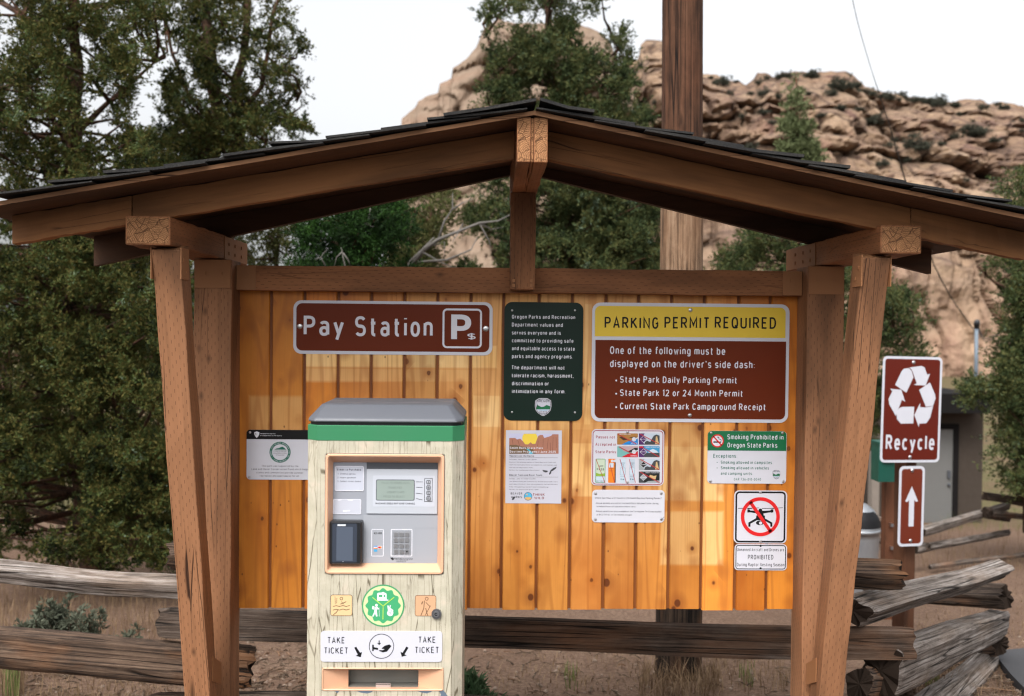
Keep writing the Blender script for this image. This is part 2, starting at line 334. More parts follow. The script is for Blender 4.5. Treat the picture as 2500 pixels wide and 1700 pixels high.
def stroke2(pts, w, close=False):
    """even-width ribbon along a polyline"""
    p = [Vector(q) for q in pts]; q = [p[0]]
    for a in p[1:]:
        if (a - q[-1]).length > 1e-4: q.append(a)
    p = q; n = len(p); closed = n > 3 and (p[0] - p[-1]).length < 1e-3
    L, Rr = [], []
    for i in range(n):
        if closed: a, b = p[i - 1 if i else n - 2], p[i + 1 if i < n - 1 else 1]
        else: a, b = p[max(i - 1, 0)], p[min(i + 1, n - 1)]
        d1 = (p[i] - a); d2 = (b - p[i])
        if d1.length < 1e-6: d1 = d2
        if d2.length < 1e-6: d2 = d1
        d1 = d1.normalized(); d2 = d2.normalized(); t = d1 + d2
        if t.length < 1e-3: t = d1
        t = t.normalized(); nn = Vector((-t.y, t.x)); c = max(.42, t.dot(d1)); o = nn * (w / 2 / c)
        L.append(p[i] + o); Rr.append(p[i] - o)
    return L, Rr, n
def font_mesh(s, off=0.0):
    k = (s, round(off, 3))
    if k in _FC: return _FC[k]
    wt = .128 + off * 1.6; X = 0; V, Fs = [], []; lev = 0
    for ch in s:
        if ch == ' ': X += .34; continue
        w, st = GL.get(ch, GL['-'])
        for j, pts in enumerate(st):
            P2 = [(X + a, wt / 2 + b * (1 - wt)) for a, b in pts]
            L, Rr, n = stroke2(P2, wt); b0 = len(V)
            V += [(v.x, v.y, j * .08 + i_ * .003) for i_, v in enumerate(L)] + [(v.x, v.y, j * .08 + i_ * .003) for i_, v in enumerate(Rr)]
            Fs += [[b0 + n + i, b0 + n + i + 1, b0 + i + 1, b0 + i] for i in range(n - 1)]
        X += w + .20 + wt
    _FC[k] = (V, Fs); return V, Fs
# ------------------------------------------------------------------ shelter
YB = 3.85
SH_O = Vector((0.12, YB, 0))
shelter = empty('notice_shelter', SH_O, 'brown timber notice shelter with shingled gable roof and honey pine board', 'shelter')
def timber(name, p0, p1, w, h, parent, mats=None, plumb=False, bevel=.004, segs=16, jit=.002):
    p0, p1 = Vector(p0), Vector(p1); d = (p1 - p0); L = d.length; d.normalize()
    up = Vector((0, 0, 1)) if abs(d.z) < .95 else Vector((0, -1, 0))
    u = (up - d * up.dot(d)).normalized(); s = u.cross(d)
    bm = bmesh.new(); rings = []
    dh = math.hypot(d.x, d.y)
    for i in range(segs + 1):
        t = i / segs; ring = []
        for (a, b) in ((-1, -1), (1, -1), (1, 1), (-1, 1)):
            yy, zz = a * w / 2, b * h / 2; xx = t * L
            if plumb and dh > .1: xx += -zz * (u.x * d.x + u.y * d.y) / (dh * dh)
            j = jit if 0 < i < segs else 0
            ring.append(bm.verts.new((xx, yy + random.uniform(-j, j), zz + random.uniform(-j, j))))
        rings.append(ring)
    for i in range(segs):
        for k in range(4):
            bm.faces.new((rings[i][k], rings[i + 1][k], rings[i + 1][(k + 1) % 4], rings[i][(k + 1) % 4]))
    bm.faces.new(rings[0]).material_index = 1; bm.faces.new(rings[-1][::-1]).material_index = 1
    bmesh.ops.recalc_face_normals(bm, faces=bm.faces)
    if bevel:
        es = [e for e in bm.edges if len(e.link_faces) == 2 and e.link_faces[0].normal.angle(e.link_faces[1].normal, 0) > .6]
        bmesh.ops.bevel(bm, geom=es, offset=bevel, segments=2, profile=.6, affect='EDGES')
    me = bpy.data.meshes.new(name); bm.to_mesh(me); bm.free()
    for m in (mats or [M_TIMBER, M_END]): me.materials.append(m)
    o = bpy.data.objects.new(name, me); COL.objects.link(o)
    mw = Matrix((d, s, u)).transposed().to_4x4(); mw.translation = p0 - (ORIG[parent.name] if parent else Vector())
    if parent: o.parent = parent
    o.matrix_local = mw if parent else mw
    if not parent: o.matrix_world = mw
    ORIG[o.name] = p0; return o
def plate(name, x0, x1, y0, y1, z0, z1, parent, mat=M_BRACKET):
    g = Geo(); g.box(x0, x1, y0, y1, z0, z1); return g.obj(name, mat, parent)
AX, AZ = .128, 2.398                       # ridge line: underside of the deck
SL, SRr = .1835, .1965
XL, XR = -1.56, 1.80
def deckz(x): return AZ - (AX - x) * SL if x < AX else AZ - (x - AX) * SRr
# posts, braces, crossbeams
for sx, (a, b) in ((-1, (-1.100, -.960)), (1, (1.196, 1.336))):
    c = (a + b) / 2
    timber('post', (c, 3.797, -.3), (c, 3.797, 1.998), .14, .14, shelter, [M_TIMBER_ROUGH, M_END])
    g = Geo(); g.box(a + .004, b - .004, 3.7235, 3.7268, 1.892, 1.9965)
    g.lathe((0, 0, 0), [(0, 0)], 3)
    g2 = Geo(); g2.box(a + .004, b - .004, 3.7232, 3.7266, 1.892, 1.9965)
    for bx in (c - .03, c + .03): g2.box(bx - .006, bx + .006, 3.7195, 3.7233, 1.94, 1.952)
    g2.obj('bracket', M_BRACKET, shelter)
for (a, b, yb) in ((-1.151, -1.009, 4.17), (1.25, 1.384, 4.19)):
    c = (a + b) / 2
    cb = timber('crossbeam', (c, 3.17, 2.0495), (c, yb, 2.0495), b - a, .092, shelter, bevel=.006)
    xi = b if c < 0 else a; s = 1 if c < 0 else -1
    g = Geo(); x0, x1 = sorted((xi + s * .0005, xi + s * .004)); g.box(x0, x1, 3.80, yb - .02, 2.006, 2.091)
    for yy in (3.86, 3.95, 4.05):
        for zz in (2.03, 2.065):
            xa, xb = sorted((xi + s * .003, xi + s * .0075)); g.box(xa, xb, yy - .006, yy + .006, zz - .006, zz + .006)
    g.obj('bracket', M_BRACKET, shelter)
for (a, b) in ((-1.080, -.989), (1.207, 1.298)):
    c = (a + b) / 2; d = Vector((c, 3.74, -.12)) - Vector((c, 3.245, 2.003))
    timber('brace', (c, 3.76, -.2), (c, 3.247, 2.0025), .091, .092, shelter, [M_TIMBER_ROUGH, M_END])
    for s in (-1, 1):
        xx = c + s * .0475; g = Geo(); g.box(xx - .0016, xx + .0016, 3.205, 3.285, 1.90, 2.0)
        g.box(xx - .004, xx + .004, 3.225, 3.237, 1.955, 1.967); g.box(xx - .004, xx + .004, 3.255, 3.267, 1.92, 1.932)
        g.obj('bracket', M_BRACKET, shelter)
        g = Geo(); g.add([(xx - .0016 , 3.59, .56), (xx - .0016, 3.70, .50), (xx - .0016, 3.70, .42), (xx - .0016, 3.59, .47),
                          (xx + .0016, 3.59, .56), (xx + .0016, 3.70, .50), (xx + .0016, 3.70, .42), (xx + .0016, 3.59, .47)],
                         [(0, 1, 2, 3), (7, 6, 5, 4), (0, 4, 5, 1), (1, 5, 6, 2), (2, 6, 7, 3), (3, 7, 4, 0)])
        g.obj('bracket', M_BRACKET, shelter)
# header and king post, ridge beam
timber('header_beam', (-.959, 3.835, 1.935), (1.195, 3.835, 1.935), .09, .095, shelter, segs=20)
for a, b in ((-.957, -.885), (1.12, 1.193)):
    g = Geo(); g.box(a, b, 3.786, 3.7905, 1.889, 1.981); g.box((a + b) / 2 - .008, (a + b) / 2 + .008, 3.782, 3.787, 1.94, 1.956)
    g.obj('bracket', M_BRACKET, shelter)
timber('king_post', (.121, 3.741, 1.897), (.121, 3.741, 2.258), .092, .085, shelter, segs=4)
for xx in (.088, .153):
    for zz in (1.912, 1.93):
        g = Geo(); g.box(xx - .005, xx + .005, 3.694, 3.699, zz - .005, zz + .005); g.obj('screw', M_BRACKET, shelter)
rb = timber('ridge_beam', (.0985, 3.03, 2.325), (.0985, 4.1, 2.325), .042, .136, shelter, bevel=.003)
for nm, xc, w, y0 in (('spacer', .1245, .008, 3.036), ('ridge_board', .1505, .042, 3.032)):
    timber('ridge_beam' if nm != 'spacer' else 'ridge_spacer', (xc, y0, 2.325), (xc, 4.1, 2.325), w, .136 if nm != 'spacer' else .132, shelter, bevel=.003 if nm != 'spacer' else .001)
# front rafters with spliced tails, back rafters
def rafter(name, x0, x1, y, th, dz=.0, hh=.090):
    a = Vector((x0, y, deckz(x0) - hh / 2 - .002 - dz)); b = Vector((x1, y, deckz(x1) - hh / 2 - .002 - dz))
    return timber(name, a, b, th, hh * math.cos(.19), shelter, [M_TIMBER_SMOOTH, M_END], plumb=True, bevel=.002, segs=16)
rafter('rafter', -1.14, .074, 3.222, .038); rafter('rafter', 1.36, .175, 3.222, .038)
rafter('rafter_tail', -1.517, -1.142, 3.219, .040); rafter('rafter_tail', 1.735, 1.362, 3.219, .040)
def back_rafter(pts):
    g = Geo(); top = [(x, deckz(x) - .002) for x, z in pts]
    prof = pts + top[::-1]; n = len(prof)
    v = [(x, 3.90, z) for x, z in prof] + [(x, 3.94, z) for x, z in prof]
    g.add(v, [tuple(range(n)), tuple(range(2 * n - 1, n - 1, -1))] + [(i, i + n, (i + 1) % n + n, (i + 1) % n) for i in range(n)])
    g.obj('rafter', M_TIMBER_SHADE, shelter)
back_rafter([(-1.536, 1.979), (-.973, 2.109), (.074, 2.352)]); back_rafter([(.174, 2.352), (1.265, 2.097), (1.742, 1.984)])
# roof deck and shingles
M_DECK_SHADE = m_timber('deck_plywood_painted_shade', (.075, .033, .015), slits=False, wear=.6)  # deck colour darkened to carry the shade of the roof underside
M_EDGE = m_timber('plywood_edge', (.30, .15, .075), slits=False, wear=.9)
M_SHINGLE = new_mat('grey_shingle', rough=.9, spec=.15); n = N(M_SHINGLE)
_c = n.coord('Object'); _f = n.noise(_c, 420, 2, .6); _b = n.noise(_c, 7, 3)
n.color(n.mix(n.maprange(_f, .3, .7), (.011, .011, .012), n.mix(n.maprange(_b, .35, .65), (.032, .031, .03), (.055, .051, .046)))); n.bump(_f, .6, .003)
for side in (-1, 1):
    xe = XL if side < 0 else XR; sl = SL if side < 0 else SRr; D = abs(xe - AX)
    g = Geo(); k = 24; vs = []
    for i in range(k + 1):
        x = AX + side * D * i / k
        for (y, z) in ((3.02 + random.uniform(-.002, .002), 0), (4.13, 0), (4.13, .013), (3.02 + random.uniform(-.003, .001), .013 + random.uniform(-.001, .001))):
            vs.append((x, y, deckz(x) + z))
    fs = [(i * 4 + j, i * 4 + (j + 1) % 4, (i + 1) * 4 + (j + 1) % 4, (i + 1) * 4 + j) for i in range(k) for j in range(4)]
    g.add(vs, [f for q, f in enumerate(fs) if q % 4 != 3] + [(0, 3, 2, 1), tuple(k * 4 + j for j in range(4))]); g.add(vs, [f for q, f in enumerate(fs) if q % 4 == 3], 1); g.obj('roof_deck', [M_DECK_SHADE, M_EDGE], shelter)
    cs = math.sqrt(1 / (1 + sl * sl)); sn = sl * cs
    def pt(s, y, h): return (AX + side * (s * cs + h * sn * 1), y, AZ + .0145 - s * sn + h * cs)
    g = Geo(); s1 = .31
    while s1 - .33 < D / cs:
        y = 2.985 + random.uniform(-.008, .006)
        while y < 4.15:
            w = random.uniform(.2, .33); y1 = min(y + w, 4.16)
            e = s1 + random.uniform(-.012, .012); th = random.uniform(.0055, .0095); lift = random.uniform(0, .004) + (random.uniform(.005, .016) if random.random() < (.4 if side > 0 else .22) else 0); e += random.uniform(-.025, .02) if random.random() < .3 else 0
            s0 = max(e - .30, .0); m_ = (s0 + e) / 2; y += random.uniform(-.004, .01) if y < 3.0 else 0
            hs0 = .001; hm = hs0 + .0065 * .6 + .0015; he = .010 + lift
            if e < D / cs + .05:
                v = []
                for (s_, h_) in ((s0, hs0), (m_, hm), (e, he)):
                    for yy in (y + .003, y1):
                        jz = random.uniform(-.0012, .0012)
                        v += [pt(s_, yy, h_ + jz), pt(s_, yy, h_ + th * (.55 if s_ == s0 else 1) + jz)]
                # order per station: y0 low, y0 high, y1 low, y1 high
                f = []
                for a in (0, 4): f += [(a, a + 4, a + 5, a + 1), (a + 2, a + 3, a + 7, a + 6), (a + 1, a + 5, a + 7, a + 3), (a, a + 2, a + 6, a + 4)]
                f += [(8, 10, 11, 9), (0, 1, 3, 2)]
                g.add(v, f)
            y = y1
        s1 += .165
    # ridge cap pieces
    y = 2.98
    while y < 4.12:
        y1 = min(y + .3, 4.16); L = (.29 if side < 0 else .17) + random.uniform(-.02, .02); h0 = .017 if side < 0 else .023
        v = []
        for s_, h_ in ((-.008 if side < 0 else .012, h0), (L * .55, .016), (L, .016 + random.uniform(0, .006))):
            for yy in (y, y1 - .002): v += [pt(s_, yy, h_), pt(s_, yy, h_ + .009)]
        f = []
        for a in (0, 4): f += [(a, a + 4, a + 5, a + 1), (a + 2, a + 3, a + 7, a + 6), (a + 1, a + 5, a + 7, a + 3), (a, a + 2, a + 6, a + 4)]
        g.add(v, f + [(8, 10, 11, 9), (0, 1, 3, 2)]); y = y1
    g.obj('roof_shingles', M_SHINGLE, shelter)
# pine backboard
def rect_px(x0, y0, x1, y1):
    a = P(x0, (y0 + y1) / 2, YB).x; b = P(x1, (y0 + y1) / 2, YB).x
    c = P((x0 + x1) / 2, y1, YB).z; d = P((x0 + x1) / 2, y0, YB).z
    return a - SH_O.x, b - SH_O.x, c, d
M_PINE = new_mat('honey_pine', rough=.45, spec=.3); n = N(M_PINE)
_co = n.coord('Object'); _x, _y, _z = n.sep(_co); _r = n.island()
def _vec(a, b, c):
    q = n.node('ShaderNodeCombineXYZ')
    for i, v in enumerate((a, b, c)): n.put(q.inputs[i], v)
    return q.outputs[0]
_r50 = n.math('MULTIPLY', _r, 83.0)
_g = n.noise(_vec(n.math('ADD', n.math('MULTIPLY', _x, 7.0), _r50), _r50, n.math('MULTIPLY', _z, .5)), 1, 2, .4, .2)
_ring = n.math('SINE', n.math('MULTIPLY', _g, 75.0))
_fine = n.noise(_vec(n.math('ADD', n.math('MULTIPLY', _x, 260), _r50), _r50, n.math('MULTIPLY', _z, 3.0)), 1, 3)
_blot = n.noise(_vec(n.math('ADD', n.math('MULTIPLY', _x, 5), _r50), 0.0, n.math('MULTIPLY', _z, 2.6)), 1, 4, .55)
_kv = _vec(n.math('ADD', n.math('MULTIPLY', _x, 10.5), _r50), 0.0, n.math('MULTIPLY', _z, 8.5))
_kd = n.voro(_kv, 1.0); _kc = n.node('ShaderNodeTexVoronoi'); n.l.new(_kv, _kc.inputs[0]); _kc.inputs['Scale'].default_value = 1.0
_kr = n.sep(_kc.outputs['Color'])[0]
_ksz = n.math('MULTIPLY', n.math('POWER', _kr, .95), .15)
_core = n.maprange(n.math('SUBTRACT', _kd, _ksz), -.03, .015, 1, 0)
_halo = n.math('MULTIPLY', n.maprange(n.math('SUBTRACT', _kd, n.math('MULTIPLY', _ksz, 2.8)), -.2, .08, 1, 0), n.math('GREATER_THAN', _kr, .25))
_kv2 = _vec(n.math('ADD', n.math('MULTIPLY', _x, 26.0), _r50), 4.0, n.math('MULTIPLY', _z, 17))
_sp = n.maprange(n.voro(_kv2, 1.0), .05, .1, 1, 0); _spg = n.math('GREATER_THAN', n.noise(_kv2, .35, 2), .55); _sp = n.math('MULTIPLY', _sp, _spg)
_base = n.mix(n.math('ADD', n.math('MULTIPLY', _r, .75), n.maprange(_blot, .35, .65, -.15, .5)), (.43, .112, .008), (.74, .275, .036))
_pale = n.mix(n.maprange(_blot, .3, .7), (.80, .46, .15), (.86, .60, .28))
# weathering: the middle of the board has bleached, and old notices left paler rectangles
_mask = n.math('MULTIPLY', n.maprange(n.math('ADD', n.math('ABSOLUTE', n.math('SUBTRACT', _x, .12)), n.math('MULTIPLY', _blot, .25)), .4, 1.0, .5, 0), n.maprange(_z, .85, 1.35, .25, 1))
for (rc, s) in (((742, 840, 1216, 899), .95), ((742, 899, 1214, 934), .55), ((608, 967, 742, 1052), .45), ((1153, 964, 1224, 1045), .85),
                ((1395, 1080, 1447, 1214), .8), ((1424, 740, 1446, 1040), .8), ((1607, 1088, 1767, 1224), .7), ((1612, 1248, 1766, 1380), .6), ((1636, 1035, 1720, 1225), .5), ((1222, 1028, 1460, 1052), .6)):
    a, b, c, d = rect_px(*rc)
    u = n.math('SUBTRACT', n.math('ABSOLUTE', n.math('SUBTRACT', _x, (a + b) / 2)), (b - a) / 2)
    w = n.math('SUBTRACT', n.math('ABSOLUTE', n.math('SUBTRACT', _z, (c + d) / 2)), (d - c) / 2)
    _mask = n.math('MAXIMUM', _mask, n.maprange(n.math('MAXIMUM', u, w), -.007, .006, s, 0))
_col = n.mix(_mask, _base, _pale)
_col = n.mix(n.maprange(_ring, .2, 1, 0, .38), _col, (.34, .095, .014))
_col = n.mix(n.maprange(_fine, .5, .75, 0, .3), _col, (.36, .13, .03))
_col = n.mix(n.math('MULTIPLY', _halo, .6), _col, (.33, .095, .016))
_col = n.mix(n.math('MULTIPLY', _core, .9), _col, (.11, .025, .006)); _col = n.mix(n.math('MULTIPLY', _sp, .75), _col, (.09, .025, .008))
_kv3 = _vec(n.math('ADD', n.math('MULTIPLY', _x, 8.0), n.math('MULTIPLY', _r, 131.0)), 9.0, n.math('MULTIPLY', _z, 6.0)); _wob = n.noise(_vec(n.math('MULTIPLY', _x, 60), 0.0, n.math('MULTIPLY', _z, 60)), 1, 2)
_k3 = n.math('ADD', n.voro(_kv3, 1.0), n.math('MULTIPLY', n.math('SUBTRACT', _wob, .5), .05))
_col = n.mix(n.maprange(_k3, .06, .22, .6, 0), _col, (.40, .115, .015)); _col = n.mix(n.maprange(_k3, .045, .07, .85, 0), _col, (.12, .03, .006)); _col = n.mix(n.maprange(_k3, .015, .03, .6, 0), _col, (.22, .07, .015))
_tone = n.maprange(n.math('FRACT', n.math('MULTIPLY', _r, 17.3)), 0, 1, .74, 1.08); _tc3 = n.node('ShaderNodeCombineXYZ')
for _k in range(3): n.l.new(_tone, _tc3.inputs[_k])
_col = n.mix(1.0, _col, _tc3.outputs[0], 'MULTIPLY')
n.color(_col); n.bump(n.math('ADD', _fine, n.math('MULTIPLY', _ring, .15)), .12, .0015)
M_GROOVE = new_mat('pine_groove', (.16, .045, .01), .5, .3); n = N(M_GROOVE)
_co = n.coord('Object', (30, 30, 3)); n.color(n.mix(n.noise(_co, 1, 3), (.07, .018, .005), (.27, .085, .018)))
edges = [P(582, 1100, YB).x] + [P(x, 760, YB).x for x in (661.7, 743.7, 826, 907, 988, 1069, 1150, 1230)] + [P(x, 1460, YB).x for x in (1309, 1390, 1472, 1551, 1631, 1711, 1794, 1871)] + [P(1942, 1200, YB).x]
g = Geo(); zb = .662
for i in range(len(edges) - 1):
    a = edges[i] + (.005 if i else 0); b = edges[i + 1] - (.005 if i < len(edges) - 2 else 0); z0 = zb + random.uniform(-.006, .004); c = .0035
    y0 = YB + random.uniform(-.0008, .0008); y1 = YB + .018; z1 = 1.915
    v = []
    for z in (z0, z1): v += [(a, y1, z), (a, y0 + .006, z), (a + c, y0, z), (b - c, y0, z), (b, y0 + .006, z), (b, y1, z)]
    g.add(v, [(j, (j + 1) % 6, (j + 1) % 6 + 6, j + 6) for j in range(6)] + [(5, 4, 3, 2, 1, 0), (6, 7, 8, 9, 10, 11)], 0)
    if i: g.box(edges[i] - .0049, edges[i] + .0049, YB + .0075, y1, zb + .002, z1 - .001, 1)
g.obj('backboard', [M_PINE, M_GROOVE], shelter, SH_O)
# ---
# ------------------------------------------------------------------ signs
class Panel:
    """draws flat marks on a plane, from coordinates measured in an enlarged view (ox, oy, scale) of the photograph.
    m2: maps (px, py) -> (u, w) metres on the plane; out: maps (u, w, layer) -> world or local point"""
    def __init__(s, frame, m2, out): s.fr = frame; s.m2 = m2; s.out = out; s.v = []; s.f = []; s.dx = s.dy = 0
    def uw(s, x, y):
        ox, oy, k = s.fr; return s.m2(ox + x / k, oy + y / k)
    def _add(s, uws, faces, layer):
        b = len(s.v); s.v += [s.out(u, w, layer) for u, w in uws]
        s.f += [[b + i for i in f] for f in faces]; return s
    def frame(s, *fr): s.fr = fr; return s
    def poly(s, pts, layer=1):
        uw = [s.uw(x, y) for x, y in pts]; return s._polyuw(uw, layer)
    def _polyuw(s, uw, layer):
        ar = sum(uw[i][0] * uw[(i + 1) % len(uw)][1] - uw[(i + 1) % len(uw)][0] * uw[i][1] for i in range(len(uw)))
        if ar < 0: uw = uw[::-1]
        bm = bmesh.new(); vs = [bm.verts.new((u, w, 0)) for u, w in uw]
        try: bm.faces.new(vs)
        except ValueError: bm.free(); return s
        bm.normal_update(); bmesh.ops.triangulate(bm, faces=bm.faces); bm.verts.index_update()
        s._add(uw, [[v.index for v in f.verts] for f in bm.faces], layer); bm.free(); return s
    def bounds(s, x0, y0, x1, y1):
        xm, ym = (x0 + x1) / 2, (y0 + y1) / 2
        return s.uw(x0, ym)[0], s.uw(x1, ym)[0], s.uw(xm, y1)[1], s.uw(xm, y0)[1]
    def rr_pts(s, b, r, n=6):
        u0, u1, w0, w1 = b; r = min(r, (u1 - u0) / 2, (w1 - w0) / 2); pts = []
        for cx, cy, a0 in ((u1 - r, w1 - r, 0), (u0 + r, w1 - r, 90), (u0 + r, w0 + r, 180), (u1 - r, w0 + r, 270)):
            for i in range(n + 1):
                a = R(a0 + 90 * i / n); pts.append((cx + r * math.cos(a), cy + r * math.sin(a)))
        return pts
    def rrect(s, x0, y0, x1, y1, r=0, layer=1, corners=None):
        b = s.bounds(x0, y0, x1, y1); rm = r * s.mpp()
        return s._polyuw(s.rr_pts(b, max(rm, 1e-5)), layer)
    def mpp(s): # metres per frame unit
        a = s.uw(0, 0); b = s.uw(100, 0); return math.hypot(b[0] - a[0], b[1] - a[1]) / 100
    def frame_rect(s, x0, y0, x1, y1, r, t, layer=1):
        b = s.bounds(x0, y0, x1, y1); m = s.mpp(); tt = t * m
        o = s.rr_pts(b, r * m); i = s.rr_pts((b[0] + tt, b[1] - tt, b[2] + tt, b[3] - tt), max(r * m - tt, 1e-5)); n = len(o)
        return s._add(o + i, [(k, (k + 1) % n, (k + 1) % n + n, k + n) for k in range(n)], layer)
    def disc(s, x, y, rx, ry=None, layer=1, n=36):
        c = s.uw(x, y); m = s.mpp(); ry = ry or rx
        return s._polyuw([(c[0] + rx * m * math.cos(2 * math.pi * i / n), c[1] + ry * m * math.sin(2 * math.pi * i / n)) for i in range(n)], layer)
    def ring(s, x, y, r0, r1, layer=1, n=48, a0=0, a1=360):
        c = s.uw(x, y); m = s.mpp(); A = [R(a0 + (a1 - a0) * i / n) for i in range(n + 1)]
        o = [(c[0] + r1 * m * math.cos(a), c[1] + r1 * m * math.sin(a)) for a in A]; q = [(c[0] + r0 * m * math.cos(a), c[1] + r0 * m * math.sin(a)) for a in A]
        return s._add(o + q, [(k, k + 1, k + n + 2, k + n + 1) for k in range(n)], layer)
    def line(s, pts, w, layer=1):
        m = s.mpp() * w / 2; uw = [Vector(s.uw(x, y)) for x, y in pts]
        for a, b in zip(uw, uw[1:]):
            d = (b - a).normalized(); q = Vector((-d.y, d.x)) * m; e = d * m * .5
            s._add([tuple(a - e - q), tuple(b + e - q), tuple(b + e + q), tuple(a - e + q)], [(0, 1, 2, 3)], layer)
        return s
    def text(s, t, x0, x1, ycap, ybase, layer=1, off=0.0):
        v, f = font_mesh(t, off); xs = [p[0] for p in v]; a, b = min(xs), max(xs)
        xm = (x0 + x1) / 2; u0 = s.uw(x0, ybase)[0]; u1 = s.uw(x1, ybase)[0]; w0 = s.uw(xm, ybase)[1]; w1 = s.uw(xm, ycap)[1]
        kx = (u1 - u0) / (b - a); kz = (w1 - w0) / CAPH
        b0 = len(s.v); s.v += [s.out(u0 + (p[0] - a) * kx, w0 + p[1] * kz, layer + p[2]) for p in v]; s.f += [[b0 + i for i in q] for q in f]; return s
    def arctext(s, t, x, y, r, cap, mid_deg, span_deg, layer=1, inward=False, off=0.0):
        """letters round a circle; mid_deg 90 = top"""
        c = s.uw(x, y); m = s.mpp(); n = len(t)
        for i, ch in enumerate(t):
            if ch == ' ': continue
            v, f = font_mesh(ch, off); fr = (i + .5) / n - .5
            ang = R(mid_deg + (span_deg * fr if inward else -span_deg * fr))
            cw = abs(R(span_deg)) * r * m / n * .8; xs = [p[0] for p in v]; cx = (min(xs) + max(xs)) / 2; kx = min(cw / max(max(xs) - min(xs), .2), cap * m / CAPH); kz = cap * m / CAPH
            o = []
            for px, py, _ in v:
                lx = (px - cx) * kx; ly = py * kz - cap * m / 2
                rad = r * m + (-ly if inward else ly); th = ang + (lx if inward else -lx) / (r * m)
                o.append((c[0] + rad * math.cos(th), c[1] + rad * math.sin(th)))
            s._add(o, f, layer)
        return s
    def dome(s, x, y, r, h=.004, layer=1, n=12):
        """round-headed screw"""
        c = s.uw(x, y); m = s.mpp(); k = h / 0.001; prof = [(1, 0), (.95, .4), (.7, .8), (.3, 1.0)]
        b = len(s.v)
        for q, hh in prof:
            for i in range(n):
                a = 2 * math.pi * i / n; s.v.append(s.out(c[0] + r * m * q * math.cos(a), c[1] + r * m * q * math.sin(a), layer + hh * k))
        s.f += [[b + i * n + j, b + i * n + (j + 1) % n, b + (i + 1) * n + (j + 1) % n, b + (i + 1) * n + j] for i in range(len(prof) - 1) for j in range(n)]
        s.f.append([b + 3 * n + j for j in range(n)]); return s
    def slab(s, x0, y0, x1, y1, r, l0, l1, n=6):
        """rounded plate with thickness, from layer l0 (back) to l1 (front)"""
        b = s.bounds(x0, y0, x1, y1); return s._slab(s.rr_pts(b, max(r * s.mpp(), 1e-5), n), l0, l1)
    def _slab(s, pts, l0, l1):
        k = len(pts); o = len(s.v)
        s.v += [s.out(u, w, l0) for u, w in pts] + [s.out(u, w, l1) for u, w in pts]
        s.f += [[o + k + i for i in range(k)], [o + i for i in range(k)][::-1]] + [[o + i, o + (i + 1) % k, o + k + (i + 1) % k, o + k + i] for i in range(k)]; return s
    def obj(s, name, mat, parent=None, origin=None, label=None):
        o = mk(name, s.v, s.f, mat, parent, origin); s.v, s.f = [], []
        if label: o['label'] = label
        return o
def board_panel(frame, Y=YB, step=.001):
    def m2(px, py): p = P(px, py, Y); return (p.x, p.z)
    return Panel(frame, m2, lambda u, w, l: (u, Y - l * step, w))
fA = (550, 700, 3.16); fB = (740, 970, 3.51); fC = (740, 1380, 4.9375); fD = (1220, 730, 3.2278); fE = (1220, 1040, 5.5333)
fF = (1700, 1040, 4.3889); fH = (2050, 840, 3.0385); fI = (1230, 1045, 8.316); fJ = (1440, 1045, 10.897); fK = (600, 1045, 11.7)
BASE = 1.2   # sign plates stand 1.2 mm off the planks
def start(fr, name, rect, r, label, cat='sign', mat=M_WHITE, thick=1.6):
    p = board_panel(fr); b = p.bounds(*rect)
    o = Vector(((b[0] + b[1]) / 2, YB, b[2])); p.slab(*rect, r, BASE, BASE + thick)
    root = p.obj(name, mat, None, o); tag(root, label, cat, 'signs screwed to the pine board' if cat == 'sign' else None)
    p.L = BASE + thick + .5; return p, root
# --- Pay Station
p, s = start(fA, 'pay_station_sign', (526, 113, 2062, 525), 62, 'long brown sign lettered Pay Station with a boxed P and dollar mark'); L = p.L
p.rrect(549, 135, 2038, 500, 46, L); p.obj('sign_face', M_BROWN, s)
for t, x0, x1 in (('Pay', 606, 915), ('Station', 1002, 1600)): p.text(t, x0, x1, 226 if t == 'Pay' else 231, 380 if t == 'Pay' else 386, L + .6, .012)
p.obj('lettering', M_LETTER, s)
p.frame_rect(1676, 170, 1980, 476, 36, 15, L + .6); p.text('P', 1742, 1896, 216, 424, L + .6, .03); p.text('$', 1868, 1932, 362, 406, L + .9, .0); p.obj('parking_symbol', M_LETTER, s)
p.dome(576, 306, 22, .004, L); p.obj('screw', M_STEEL, s); p.dome(2010, 324, 24, .004, L); p.obj('screw', M_STEEL, s)
